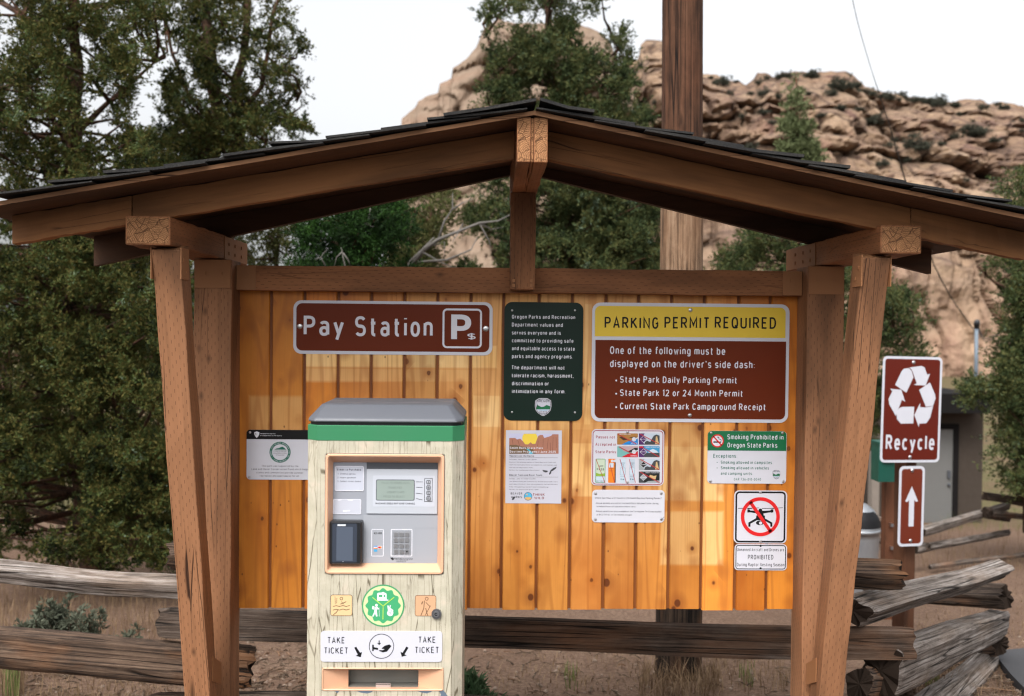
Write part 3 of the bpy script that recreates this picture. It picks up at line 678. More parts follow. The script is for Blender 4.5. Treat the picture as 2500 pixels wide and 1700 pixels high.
# --- Oregon shield
def shield(p, cx, cy, w, h, L, parent, small=False):
    def pts(k): return [(cx + a * w * k / 2, cy + b * h * k / 2) for a, b in ((-.55, -.97), (-.3, -1), (.3, -1), (.55, -.97), (.95, -.72), (1, -.1), (.9, .35), (.6, .7), (.15, .97), (0, 1), (-.15, .97), (-.6, .7), (-.9, .35), (-1, -.1), (-.95, -.72))]
    p.poly(pts(1), L); e = p.obj('emblem', M_WHITE, parent)
    p.poly(pts(.93), L + .3).obj('emblem_outline', M_BLACK, e); p.poly(pts(.88), L + .6).obj('emblem_field', M_PAPER, e)
    p.poly([(cx - .41 * w, cy - .02 * h), (cx - .36 * w, cy - .12 * h), (cx - .1 * w, cy + .0 * h), (cx + .05 * w, cy - .03 * h), (cx + .2 * w, cy - .12 * h), (cx + .42 * w, cy - .05 * h), (cx + .42 * w, cy + .13 * h), (cx - .42 * w, cy + .13 * h)], L + .9)
    p.poly([(cx - .4 * w, cy + .02 * h), (cx - .36 * w, cy - .22 * h), (cx - .31 * w, cy + .02 * h)], L + .9); p.obj('emblem_hills', M_GREEN, e)
    p.poly([(cx - .41 * w, cy + .15 * h), (cx + .41 * w, cy + .15 * h), (cx + .2 * w, cy + .2 * h), (cx - .2 * w, cy + .19 * h)], L + .9).obj('emblem_water', new_mat('pale_blue', (.35, .6, .75), .5), e)
    p.text('OREGON', cx - .36 * w, cx + .36 * w, cy - .42 * h, cy - .27 * h, L + .9, .01); p.text('STATE', cx - .22 * w, cx + .22 * w, cy + .21 * h, cy + .29 * h, L + .9); p.text('PARKS', cx - .23 * w, cx + .23 * w, cy + .31 * h, cy + .39 * h, L + .9)
    p.obj('lettering', M_BLACK, e)
# --- green values sign
p, s = start(fD, 'values_sign', (33, 27, 655, 960), 62, 'dark green sign with white paragraphs about the parks department and a shield', mat=M_DKGREEN); L = p.L
for t, x1, yc, yb in (('Oregon Parks and Recreation', 594, 128, 158), ('Department values and', 497, 189, 220), ('serves everyone and is', 481, 252, 283), ('committed to providing safe', 580, 314, 345), ('and equitable access to state', 591, 376, 407), ('parks and agency programs.', 576, 438, 469),
                      ('The department will not', 509, 526, 557), ('tolerate racism, harassment,', 581, 589, 620), ('discrimination or', 386, 651, 682), ('intimidation in any form.', 518, 713, 744)):
    p.text(t, 96, x1, yc, yb, L, .018)
p.obj('lettering', M_LETTER, s); shield(p, 342, 852, 130, 140, L, s)
for x, y in ((98, 91), (593, 91), (97, 892), (592, 895)): p.dome(x, y, 9, .003, L).obj('screw', M_STEEL, s)
# --- parking permit required
p, s = start(fD, 'parking_permit_sign', (724, 36, 2277, 972), 66, 'largest sign, yellow band PARKING PERMIT REQUIRED over a brown panel'); L = p.L
b = p.bounds(750, 62, 2251, 302); m = p.mpp()
def half(p, x0, y0, x1, y1, r, top, L):
    b = p.bounds(x0, y0, x1, y1); q = p.rr_pts(b, r * p.mpp()); k = len(q) // 4
    if top: q = q[:2 * k] + [(b[0], b[2]), (b[1], b[2])]
    else: q = [(b[1], b[3]), (b[0], b[3])] + q[2 * k:]
    p._polyuw(q, L)
half(p, 750, 62, 2251, 302, 44, True, L); p.obj('header_panel', M_YELLOW, s); half(p, 750, 330, 2251, 945, 44, False, L); p.obj('lower_panel', M_BROWN, s)
for t, x0, x1 in (('PARKING', 825, 1250), ('PERMIT', 1296, 1645), ('REQUIRED', 1692, 2175)): p.text(t, x0, x1, 143, 235, L + .6, .01)
p.obj('header_lettering', M_BLACK, s)
for t, x0, x1, yc, yb in (('One of the following must be', 868, 1775, 378, 438), ("displayed on the driver's side dash:", 868, 2008, 484, 543), ('State Park Daily Parking Permit', 947, 1864, 612, 664), ('State Park 12 or 24 Month Permit', 947, 1910, 716, 768), ('Current State Park Campground Receipt', 947, 2090, 822, 874)):
    p.text(t, x0, x1, yc, yb, L + .6, .006)
for y in (643, 747, 853): p.disc(917, y, 7, None, L + .6, 14)
p.obj('lettering', M_LETTER, s); p.dome(1502, 88, 17, .004, L).obj('screw', M_STEEL, s); p.dome(1497, 917, 17, .004, L).obj('screw', M_STEEL, s)
# --- park service sign
p, s = start(fK, 'park_service_sign', (28, 58, 2950, 1480), 105, 'grey white sign with black header and green round seal, half behind the pay machine'); L = p.L
half(p, 28, 58, 2950, 328, 105, True, L); p.obj('header_panel', M_BLACK, s)
p.text('National Park Service', 425, 850, 146, 178, L + .6, .02); p.text('U.S. Department of the Interior', 425, 1035, 203, 233, L + .6, .02); p.obj('header_lettering', M_LETTER, s)
p.poly([(245, 125), (320, 97), (397, 125), (390, 190), (365, 235), (320, 285), (275, 230), (252, 185)], L + .6); p.obj('arrowhead_emblem', M_LETTER, s)
p.poly([(275, 150), (300, 135), (310, 200), (290, 215)], L + .9).obj('arrowhead_detail', new_mat('mid_grey', (.3, .31, .3), .6), s)
M_SEAL = m_sign('seal_green', (.004, .12, .075)); M_DTEXT = new_mat('dark_text', (.05, .05, .06), .6)
p.ring(985, 692, 228, 302, L, 64).obj('seal_ring', M_SEAL, s)
p.arctext('A FEDERAL, STATE AND LOCAL PARTNERSHIP SINCE 1965', 985, 692, 265, 34, 90, 250, L + .6); p.arctext('NATIONAL PARK SERVICE', 985, 692, 265, 34, 270, 84, L + .6, True); p.obj('seal_lettering', M_LETTER, s)
p.poly([(820, 618), (890, 580), (950, 575), (1000, 548), (1055, 535), (1110, 570), (1160, 618)], L).line([(800, 634), (1170, 636)], 8, L).obj('seal_hills', M_SEAL, s)
for t, x0, x1, yc, yb in (('LAND & WATER', 805, 1165, 655, 688), ('CONSERVATION', 798, 1172, 706, 738), ('FUND', 880, 1100, 760, 790), ('This park was supported by the', 462, 1505, 1060, 1112), ('Land and Water Conservation Fund which helps', 172, 1792, 1150, 1203), ('states and communities provide outdoor', 310, 1640, 1250, 1300), ('recreation and open spaces for all.', 408, 1535, 1342, 1393)):
    p.text(t, x0, x1, yc, yb, L)
p.obj('lettering', M_DTEXT, s)
for x, y in ((128, 127), (106, 1402)): p.dome(x, y, 36, .003, L).obj('screw', M_STEEL, s)
# --- programmes poster
p, s = start(fI, 'programs_poster', (37, 48, 1172, 1532), 3, 'white paper poster of daytime programs with sun and rocks picture', 'poster', M_PAPER, .5); L = p.L
p.rrect(110, 117, 1110, 523, 0, L).obj('picture', new_mat('poster_sky', (.5, .5, .66), .6), s)
p.poly([(530 + 156 * math.cos(a_), max(117, 212 + 148 * math.sin(a_))) for a_ in [2 * math.pi * i / 48 for i in range(48)]], L + .3).obj('picture_sun', new_mat('poster_sun', (.75, .55, .06), .6), s)
p.poly([(110, 205), (230, 203), (270, 235), (330, 215), (390, 270), (430, 330), (490, 335), (545, 290), (580, 325), (640, 320), (665, 250), (700, 160), (740, 142), (790, 140), (820, 205), (960, 160), (985, 128), (1110, 128), (1110, 523), (110, 523)], L + .6).obj('picture_rocks', new_mat('poster_rock', (.36, .155, .1), .6), s)
p.poly([(110, 345), (250, 340), (330, 370), (560, 400), (660, 523), (110, 523)], L + .9).obj('picture_bank', new_mat('poster_bank', (.16, .1, .05), .6), s)
for q in ([(280, 230), (330, 400)], [(700, 260), (680, 420)], [(800, 230), (790, 470)], [(900, 220), (880, 430)], [(1000, 180), (990, 460)], [(1060, 190), (1065, 400)], [(940, 300), (950, 500)], [(170, 230), (185, 330)]): p.line(q, 9, L + .9)
p.obj('picture_shading', new_mat('poster_rock_dark', (.2, .075, .045), .6), s)
p.poly([(450, 415), (520, 440), (590, 523), (500, 523), (530, 480), (470, 440)], L + 1.0).obj('picture_river', new_mat('poster_river', (.05, .45, .6), .6), s)
p.text('Smith Rock State Park', 122, 795, 384, 426, L + 1.3, .03); p.text('Daytime Programs | June 2025', 122, 1055, 460, 502, L + 1.3, .03); p.obj('picture_lettering', M_LETTER, s)
for t, x0, x1, yc, yb, o_ in (('Raptors on the Rocks', 117, 612, 550, 586, .04), ('Beaver Tails and River Trails', 112, 778, 938, 974, .04), ('Saturday, June 14 | 12:00-1:00 PM', 112, 665, 628, 652, 0), ('Discover the amazing raptors of Smith Rock with Think Wild!', 112, 1055, 686, 708, 0),
        ('Learn fun facts about these incredible birds, their habitats, and', 112, 1075, 740, 762, 0), ('how you can help protect them.', 112, 588, 793, 815, 0), ('Perfect for families and nature lovers!', 112, 722, 847, 869, 0),
        ('Sunday, June 15 | 12:00-1:00 PM', 112, 640, 1020, 1044, 0), ("Join BeaverWorks and Think Wild for an interactive walk. You'll", 112, 1088, 1077, 1099, 0), ('learn about the clever, hard-working beavers that call this place', 112, 1088, 1131, 1153, 0),
        ('home while playing a round of nature themed bingo.', 112, 912, 1186, 1208, 0), ('Perfect for anyone who gives a dam!', 112, 702, 1238, 1260, 0)): p.text(t, x0, x1, yc, yb, L, o_)
p.line([(112, 603), (1100, 605)], 5, L).line([(112, 994), (1100, 998)], 5, L); p.text('BEAVER', 140, 374, 1308, 1353, L, .02); p.text('WORKS', 145, 368, 1380, 1425, L, .02)
p.poly([(160, 1450), (190, 1400), (230, 1400), (210, 1450), (180, 1465)], L)
p.poly([(780, 850), (890, 868), (890, 895), (850, 905), (800, 885)], L + .3).poly([(930, 900), (950, 855), (1000, 815), (1070, 785), (1062, 820), (1010, 860), (960, 890), (965, 915), (930, 950), (915, 935)], L + .3); p.obj('lettering', M_DTEXT, s)
p.text('THINK', 592, 830, 1326, 1378, L, .02); p.text('WILD', 618, 815, 1396, 1446, L, .02); p.obj('red_lettering', new_mat('maroon', (.22, .03, .03), .6), s)
p.disc(492, 1388, 84, None, L).obj('round_logo', new_mat('navy', (.02, .06, .12), .6), s); p.disc(492, 1388, 76, None, L + .3).obj('logo_sky', new_mat('logo_blue', (.08, .4, .62), .6), s)
p.poly([(422, 1418), (470, 1400), (540, 1405), (562, 1418), (540, 1446), (492, 1464), (445, 1446)], L + .6).disc(470, 1350, 16, None, L + .6).obj('logo_sand', new_mat('logo_sand', (.68, .42, .14), .6), s)
# --- passes not accepted
p, s = start(fJ, 'passes_sign', (42, 38, 1968, 1530), 120, 'small white sign with red outline picturing crossed out passes'); L = p.L
p.frame_rect(66, 64, 1944, 1506, 100, 20, L).obj('border', M_CRIMSON, s)
for t, x0, x1, yc, yb in (('Passes not', 162, 664, 203, 280), ('Accepted in', 145, 692, 398, 474), ('State Parks', 145, 692, 597, 673)): p.text(t, x0, x1, yc, yb, L, .005)
p.obj('lettering', M_CRIMSON, s)
CM = {k: new_mat('print_' + k, c, .5, .3) for k, c in dict(ochre=(.34, .16, .04), umber=(.06, .03, .015), blue=(.01, .2, .55), teal=(.16, .38, .36), pink=(.42, .3, .32), black=(.012, .013, .012), red=(.5, .012, .02), purple=(.07, .02, .11), sky=(.45, .52, .6), deepsky=(.05, .28, .5), rock=(.05, .055, .06), tan=(.55, .38, .18), grey=(.3, .33, .34), green=(.03, .25, .05), pale=(.5, .58, .45), orange=(.72, .2, .015), ice=(.5, .6, .68), lime=(.25, .4, .05)).items()}
def card(x0, y0, x1, y1, bg, layers, words=(), diamond=None):
    p.rrect(x0, y0, x1, y1, 22, L); c = p.obj('pass_picture', CM[bg], s)
    for i, (mat, pts) in enumerate(layers): p.poly([(x0 + a * (x1 - x0), y0 + b_ * (y1 - y0)) for a, b_ in pts], L + .3 + .2 * i).obj('picture_shape', CM[mat], c)
    if diamond:
        w_, h_ = (x1 - x0), (y1 - y0)
        def dm(k): return [(x0 + .22 * w_ + a * k * .18 * w_, y0 + .52 * h_ + b_ * k * .3 * h_) for a, b_ in ((-1, 0), (0, -1), (1, 0), (0, 1))]
        p.poly(dm(1), L + 1.5).obj('diamond', M_WHITE, c); p.poly(dm(.88), L + 1.7).obj('diamond_field', CM[diamond], c)
    for t, a, b_, q, r_ in words: p.text(t, x0 + a * (x1 - x0), x0 + b_ * (x1 - x0), y0 + q * (y1 - y0), y0 + r_ * (y1 - y0), L + 1.9, .02)
    if words: p.obj('lettering', M_LETTER, c)
    return c
ch = card(724, 143, 1275, 445, 'ochre', [('umber', [(.1, .35), (.2, .28), (.45, .5), (.55, .55), (.3, .62)]), ('umber', [(.55, .4), (.75, .3), (.98, .3), (.8, .42)]), ('blue', [(.2, 1), (.5, .72), (.75, .58), (1, .48), (1, 1)])], (('AMERICA THE BEAUTIFUL', .05, .65, .05, .12), ('ACCESS', .66, .96, .82, .94)))
p.disc(1172, 300, 56, None, L + 1.2).poly([(1210, 270), (1275, 245), (1275, 275), (1215, 305)], L + 1.2).obj('punch_hole', M_WHITE, ch)
ch = card(724, 483, 1275, 775, 'teal', [('pink', [(.15, 0), (1, 0), (1, .4), (.5, .55), (.3, .45)]), ('black', [(.5, .5), (.7, .3), (.85, .15), (1, .15), (1, .55), (.7, .55)]), ('red', [(.2, 1), (.5, .72), (.75, .6), (1, .48), (1, 1)])], (('ANNUAL', .64, .96, .82, .94),))
p.disc(1172, 632, 56, None, L + 1.2).poly([(1210, 605), (1275, 580), (1275, 610), (1215, 640)], L + 1.2).obj('punch_hole', M_WHITE, ch)
PK = [(.25, 1), (.3, .75), (.4, .65), (.55, .75), (.62, .5), (.72, .2), (.85, .1), (1, .2), (1, 1)]
TN = [(.78, .95), (.82, .3), (.88, .25), (.92, .6), (.98, .95)]
LF = [(0, 0), (.28, 0), (.22, .2), (.38, .5), (.22, .82), (.28, 1), (0, 1)]
card(1300, 143, 1853, 445, 'sky', [('rock', PK), ('tan', TN), ('purple', LF)], (('MILITARY', .08, .36, .47, .56),), 'purple')
card(1300, 483, 1853, 775, 'deepsky', [('rock', [(.2, 1), (.2, .6), (.55, .62), (1, .6), (1, 1)]), ('ice', [(.45, .6), (.55, .35), (.68, .25), (.85, .4), (.95, .6)]), ('purple', LF), ('red', [(.02, .02), (.2, .02), (.2, .15), (.02, .15)])], (('AMERICA THE BEAUTIFUL', .32, .97, .06, .14), ('MILITARY', .08, .36, .47, .56)), 'purple')
card(1300, 820, 1853, 1118, 'sky', [('rock', PK), ('tan', TN), ('grey', LF)], (('SENIOR', .1, .34, .47, .56),), 'black')
card(1300, 1158, 1853, 1456, 'black', [('grey', [(.3, 1), (.45, .85), (1, .78), (1, 1)]), ('tan', [(.5, .4), (.55, .3), (.72, .4), (.85, .35), (.8, .7), (.7, .65), (.55, .55)]), ('rock', LF)], (('AMERICA THE BEAUTIFUL', .32, .97, .06, .14), ('SENIOR', .1, .34, .47, .56)), 'grey')
c = card(150, 820, 410, 1458, 'green', [('pale', [(.05, .02), (.95, .02), (.95, .72), (.05, .72)]), ('lime', [(.05, .58), (.4, .63), (.95, .6), (.95, .72), (.05, .72)]), ('ice', [(.05, .73), (.95, .73), (.95, .98), (.05, .98)])])
p.text('SUMMER', 225, 350, 990, 1030, L + 1.5).text('PASS', 185, 375, 1070, 1125, L + 1.5, .02).text('DEC 2025', 178, 385, 1395, 1428, L + 1.5).obj('lettering', M_DTEXT, c)
c = card(487, 820, 688, 1458, 'orange', [('ice', [(.1, .17), (.7, .17), (.7, .36), (.1, .36)]), ('black', [(.84, .12), (.98, .12), (.98, .98), (.84, .98)])])
p.disc(590, 875, 34, None, L + 1.2).poly([(610, 860), (688, 830), (688, 915), (615, 895)], L + 1.2).obj('punch_hole', M_WHITE, c); p.text('PERMIT', 510, 635, 1075, 1095, L + 1.2).text('DAY USE', 520, 620, 1130, 1148, L + 1.2).obj('lettering', M_DTEXT, c)
for x0, nm in ((800, 'ice'), (1050, 'sky')):
    c = card(x0, 820, x0 + 145, 1458, nm, [('ice', [(.0, .36), (.98, .36), (.98, .68), (.0, .68)])])
    p.frame_rect(x0 + 2, 1055, x0 + 140, 1250, 6, 5, L + 1.2).line([(x0 + 5, 925), (x0 + 135, 925)], 7, L + 1.2).line([(x0 + 5, 942), (x0 + 135, 942)], 4, L + 1.2).frame_rect(x0 + 50, 965, x0 + 100, 1020, 4, 6, L + 1.2).line([(x0 + 10, 1290), (x0 + 120, 1290)], 6, L + 1.2).rrect(x0 + 15, 1340, x0 + 40, 1380, 3, L + 1.2).rrect(x0 + 65, 1350, x0 + 110, 1380, 3, L + 1.2).obj('print', new_mat('print_slate', (.14, .22, .28), .6), c)
for (a, b_, c_, d) in ((740, 160, 1225, 420), (770, 500, 1080, 660), (1340, 165, 1840, 425), (1420, 530, 1835, 765), (1340, 835, 1840, 1105), (1330, 1165, 1845, 1450)): p.line([(a, b_), (c_, d)], 20, L + 2.2)
for (a, b_, c_, d) in ((160, 825, 400, 1455), (495, 825, 655, 1450), (797, 825, 965, 1450), (1042, 825, 1208, 1450)): p.line([(a, b_), (c_, d)], 14, L + 2.2)
p.obj('cross_out_lines', new_mat('cross_red', (.42, .03, .03), .5), s)
for x, y in ((998, 112), (995, 1445)): p.dome(x, y, 36, .003, L).obj('screw', M_STEEL, s)
# --- where to buy
p, s = start(fE, 'where_to_buy_sign', (1246, 865, 2225, 1304), 55, 'small plain white sign about where to buy permits, chipped lower right corner'); L = p.L
for t, x0, x1, yc, yb in (('Where Can I Buy a 12-Month or 24-Month Day Use Parking Permit?', 1286, 2186, 962, 986), ('•Annual permits are sold at the Smith Rock Welcome Center during', 1292, 2140, 1032, 1056), ('scheduled hours of operation (hours vary)', 1308, 1832, 1076, 1098), ('•Annual permits are also available at the Terrebonne Thriftway located', 1292, 2180, 1142, 1166), ('at 8431 11th St. in Terrebonne, Oregon', 1308, 1780, 1188, 1210)): p.text(t, x0, x1, yc, yb, L, .008)
p.obj('lettering', M_DTEXT, s)
for x, y in ((1294, 912), (2180, 910), (1292, 1262), (2180, 1258)): p.dome(x, y, 19, .003, L).obj('screw', M_STEEL, s)
p.line([(2195, 1262), (2200, 1245), (2222, 1228)], 4, L).line([(2205, 1290), (2206, 1250)], 3, L).obj('crack', M_DTEXT, s)
# --- smoking
p, s = start(fF, 'smoking_sign', (118, 55, 963, 618), 44, 'white sign with green header Smoking Prohibited and a crossed cigarette'); L = p.L
half(p, 120, 56, 962, 266, 42, True, L); p.obj('header_panel', M_GREEN, s)
for t, x0, x1, yc, yb in (('Smoking Prohibited in', 330, 930, 92, 146), ('Oregon State Parks', 330, 864, 180, 233)): p.text(t, x0, x1, yc, yb, L + .6, .006)
p.obj('header_lettering', M_LETTER, s); p.disc(223, 160, 68, None, L + .4).obj('pictogram_disc', M_LETTER, s)
p.rrect(180, 166, 265, 180, 0, L + .7).line([(222, 120), (238, 120), (240, 140), (262, 145), (264, 162)], 7, L + .7).obj('cigarette', M_BLACK, s)
p.ring(223, 160, 56, 70, L + .9).line([(180, 112), (268, 206)], 14, L + .9).obj('prohibition_ring', M_RED, s)
for t, x0, x1, yc, yb in (('Exceptions:', 180, 435, 300, 342), ('Smoking allowed in campsites.', 260, 818, 374, 408), ('Smoking allowed in vehicles', 260, 775, 433, 466), ('and camping units.', 260, 604, 493, 525), ('OAR 736-010-0040', 400, 690, 558, 585)): p.text(t, x0, x1, yc, yb, L, .008)
for y in (390, 450): p.disc(221, y, 5, None, L, 10)
p.obj('lettering', M_SEAL, s); shield(p, 855, 522, 88, 104, L, s)
for x, y in ((157, 74), (922, 78), (149, 592), (928, 596)): p.dome(x, y, 15, .003, L).obj('screw', M_STEEL, s)
# --- drones
p, s = start(fF, 'drone_sign', (402, 692, 968, 1258), 52, 'square white sign with black drone struck through by a red ring'); L = p.L
p.frame_rect(415, 702, 953, 1248, 44, 18, L).obj('border', M_BLACK, s)
p.poly([(545, 893), (567, 893), (577, 906), (655, 909), (715, 909), (790, 905), (800, 893), (823, 893), (823, 925), (800, 930), (793, 925), (716, 938), (720, 958), (733, 962), (733, 990), (812, 1035), (812, 1080), (790, 1080), (790, 1047), (720, 1010), (648, 1010), (578, 1047), (578, 1080), (555, 1080), (555, 1035), (638, 987), (640, 960), (655, 955), (648, 938), (577, 925), (545, 928)], L)
p.disc(684, 906, 21, None, L + .1).disc(678, 1038, 42, 25, L + .1).line([(447, 883), (560, 882), (668, 877)], 6, L).line([(700, 884), (815, 882), (922, 876)], 6, L).poly([(545, 876), (600, 886), (550, 890)], L + .1).poly([(805, 886), (850, 874), (860, 888)], L + .1); p.obj('drone_pictogram', M_BLACK, s)
p.disc(686, 1040, 17, None, L + .3, 16).obj('lens', M_WHITE, s)
p.ring(683, 972, 172, 210, L + .6, 64).line([(580, 822), (792, 1128)], 36, L + .6).obj('prohibition_ring', M_RED, s)
for y in (711, 1236): p.dome(685, y, 16, .004, L).obj('screw', M_STEEL, s)
p, s = start(fF, 'drone_text_sign', (407, 1268, 968, 1546), 40, 'white sign with black outline reading Unmanned Aircraft and Drones are PROHIBITED'); L = p.L
p.frame_rect(418, 1276, 957, 1536, 32, 9, L).obj('border', M_BLACK, s)
for t, x0, x1, yc, yb, o_ in (('Unmanned Aircraft and Drones are', 433, 938, 1308, 1342, 0), ('PROHIBITED', 550, 822, 1380, 1430, .0), ('During Raptor Nesting Season', 433, 940, 1467, 1503, 0)): p.text(t, x0, x1, yc, yb, L, o_)
for y in (1284, 1525): p.disc(686, y, 12, None, L + .2, 16)
p.obj('lettering', M_BLACK, s)
# ------------------------------------------------------------------ pay machine
Y0 = 2.95; YR = Y0 + .034
PAY_O = Vector((P(940, 1300, Y0).x, Y0 + .17, 0))
pay = empty('pay_machine', PAY_O, 'cream pay machine with green band, grey lid and peach framed console', 'pay machine')
M_CRACKLE = new_mat('cream_crackle', rough=.5, spec=.35); n = N(M_CRACKLE)
_co = n.coord('Object'); _x, _y, _z = n.sep(_co); _xy = n.math('ADD', _x, n.math('MULTIPLY', _y, .7))
_w = n.math('MULTIPLY', n.math('SUBTRACT', n.noise(_co, 7, 3), .5), .009); _xw = n.math('ADD', _xy, _w)
def _vc(a, b, c):
    q = n.node('ShaderNodeCombineXYZ')
    for i, v in enumerate((a, b, c)): n.put(q.inputs[i], v)
    return q.outputs[0]
_v1 = n.voro(_vc(n.math('MULTIPLY', _xw, 60), 0.0, n.math('MULTIPLY', _z, 2.6)), 1, 'DISTANCE_TO_EDGE')
_v2 = n.voro(_vc(n.math('MULTIPLY', _xw, 190), 5.0, n.math('MULTIPLY', _z, 11)), 1, 'DISTANCE_TO_EDGE')
_nz = n.noise(_vc(n.math('MULTIPLY', _xw, 30), 0.0, n.math('MULTIPLY', _z, 6)), 1, 4)
_c1 = n.math('MULTIPLY', n.maprange(_v1, .008, .026, 1, 0), n.maprange(_nz, .36, .5, .25, 1))
_c2 = n.math('MULTIPLY', n.maprange(_v2, .015, .06, 1, 0), n.maprange(n.noise(_vc(n.math('MULTIPLY', _xw, 14), 2.0, n.math('MULTIPLY', _z, 7)), 1, 4), .48, .64, 0, .6))
_t = n.noise(_co, 22, 5, .65); _f = n.noise(_vc(n.math('MULTIPLY', _x, 500), 0.0, n.math('MULTIPLY', _z, 40)), 1, 2)
_b = n.mix(n.maprange(_t, .35, .65), (.385, .355, .272), (.465, .425, .335)); _b = n.mix(n.maprange(_f, .5, .8, 0, .2), _b, (.36, .34, .24))
_b = n.mix(n.maprange(n.noise(_co, 11, 3), .6, .75, 0, .35), _b, (.62, .45, .35))
n.color(n.mix(n.math('MAXIMUM', _c1, _c2), _b, (.12, .10, .065)))
M_PEACH = m_sign('peach_plastic', (.60, .345, .215), .38, .4, .03); M_LID = m_sign('grey_lid', (.095, .10, .115), .42, .4)
M_BAND = m_sign('green_band', (.03, .17, .075), .4); M_CONS = m_sign('console_grey', (.25, .263, .295), .45, .4, .02); M_CONS2 = m_sign('console_light_grey', (.385, .405, .445), .42, .4, .02)
M_CONSD = new_mat('console_dark', (.06, .065, .075), .4, .4); M_LCD = new_mat('lcd', (.235, .285, .26), .18, .5); M_LCDT = new_mat('lcd_text', (.15, .185, .17), .3, .4)
M_TABLET = new_mat('black_plastic', (.012, .013, .015), .3, .5); M_SCREEN = new_mat('tablet_glass', (.035, .042, .058), .08, .6)
M_STICK = m_sign('sticker_grey', (.44, .46, .53), .4); M_CLEAR = new_mat('clear_sticker', (.45, .46, .52), .12, .7); M_KEY = new_mat('steel_key', (.5, .5, .52), .3, .5, .85)
pp = board_panel(fB, Y0); pc = board_panel(fC, Y0); pr_ = board_panel(fB, YR)
xl, xr = P(773, 1250, Y0).x, P(1103.5, 1250, Y0).x; xlo, xro = P(751.5, 1250, Y0 + .028).x, P(1131.5, 1250, Y0 + .028).x
zt, zbd = P(940, 1039.5, Y0).z, P(940, 1076.5, Y0).z; YBK = Y0 + .34
ho = pp.bounds(190, 487, 1208, 1515); to = pc.bounds(228, 1238, 1692, 1512)
g = Geo()
xs = sorted([xl, ho[0], to[0], to[1], ho[1], xr]); zs = [0, to[2], to[3], ho[2], ho[3], zbd - .0005]
for i in range(len(xs) - 1):
    for j in range(len(zs) - 1):
        cx, cz = (xs[i] + xs[i + 1]) / 2, (zs[j] + zs[j + 1]) / 2
        if ho[0] < cx < ho[1] and ho[2] < cz < ho[3] or to[0] < cx < to[1] and to[2] < cz < to[3]: continue
        g.add([(xs[i], Y0, zs[j]), (xs[i + 1], Y0, zs[j]), (xs[i + 1], Y0, zs[j + 1]), (xs[i], Y0, zs[j + 1])], [(0, 1, 2, 3)])
sil = [(xl, Y0), (xlo, Y0 + .028), (xlo, YBK), (xro, YBK), (xro, Y0 + .028), (xr, Y0)]
for (a, b) in zip(sil, sil[1:]): g.add([(*a, 0), (*b, 0), (*b, zbd), (*a, zbd)], [(0, 3, 2, 1)])
g.obj('body', M_CRACKLE, pay)
def ring_xy(d=0): return [(xl, Y0 - d), (xr, Y0 - d), (xro + d, Y0 + .028), (xro + d, YBK), (xlo - d, YBK), (xlo - d, Y0 + .028)]
def loft(levels, name, mat, parent, bevel=0):
    g = Geo(); k = len(levels[0][0]); v = []
    for pts, z in levels: v += [(x, y, z) for x, y in pts]
    f = [(i * k + j, i * k + (j + 1) % k, (i + 1) * k + (j + 1) % k, (i + 1) * k + j) for i in range(len(levels) - 1) for j in range(k)]
    g.add(v, f + [tuple(range(k))[::-1], tuple((len(levels) - 1) * k + j for j in range(k))]); o = g.obj(name, mat, parent)
    if bevel:
        bm = bmesh.new(); bm.from_mesh(o.data); bmesh.ops.recalc_face_normals(bm, faces=bm.faces)
        es = [e for e in bm.edges if len(e.link_faces) == 2 and e.link_faces[0].normal.angle(e.link_faces[1].normal, 0) > .25]
        bmesh.ops.bevel(bm, geom=es, offset=bevel, segments=4, profile=.5, affect='EDGES', clamp_overlap=True); bm.to_mesh(o.data); bm.free(); o.data.polygons.foreach_set('use_smooth', [True] * len(o.data.polygons))
    return o
loft([(ring_xy(.0012), zbd), (ring_xy(.0012), zt - .002), (ring_xy(-.001), zt)], 'green_band', M_BAND, pay)
loft([(ring_xy(-.008), zt), (ring_xy(-.008), zt + .01)], 'lid_gasket', M_TABLET, pay)
zl = P(940, 1031.5, Y0).z; zt2 = P(945, 990.5, Y0 + .06).z; zt3 = zt2 + .003
def lidring(yf, ys, x0, x1, c): return [(x0 + c, yf), (x1 - c, yf), (x1, ys), (x1, YBK), (x0, YBK), (x0, ys)]
tx0, tx1 = P(789, 981, Y0 + .09).x, P(1103.5, 981, Y0 + .09).x
loft([(lidring(Y0 - .003, Y0 + .027, xlo, xro, .023), zl - .001), (lidring(Y0 - .002, Y0 + .028, xlo, xro, .023), zl + .009), (lidring(Y0 + .058, Y0 + .08, tx0 - .001, tx1 + .001, .013), zt3)], 'lid', M_LID, pay, .009)
# bezel
def rectpts(b, y): return [(b[0], y, b[2]), (b[1], y, b[2]), (b[1], y, b[3]), (b[0], y, b[3])]
def rr3(b, r, y, n=6): return [(u, y, w) for u, w in pp.rr_pts(b, r, n)]
def inset(b, d): return (b[0] + d, b[1] - d, b[2] + d, b[3] - d)
ib = pr_.bounds(256, 560, 1152, 1420)
def funnel(rings, name, mat, parent, smooth=False):
    g = Geo(); k = len(rings[0]); v = [p for r in rings for p in r]
    g.add(v, [(i * k + j, i * k + (j + 1) % k, (i + 1) * k + (j + 1) % k, (i + 1) * k + j) for i in range(len(rings) - 1) for j in range(k)])
    return g.obj(name, mat, parent, smooth=smooth)
bez = funnel([rr3(inset(ho, -.0005), .012, Y0 + .004), rr3(inset(ho, .0003), .012, Y0 - .003), rr3(inset(ho, .002), .011, Y0 - .0045), rr3(inset(ho, .0065), .008, Y0 - .0045), rr3(inset(ho, .0085), .007, Y0 - .002), rr3(ib, .003, YR)], 'bezel', M_PEACH, pay)
pp.frame_rect(186, 483, 1212, 1519, 44, 5, .4).obj('bezel_gap', M_CONSD, pay)
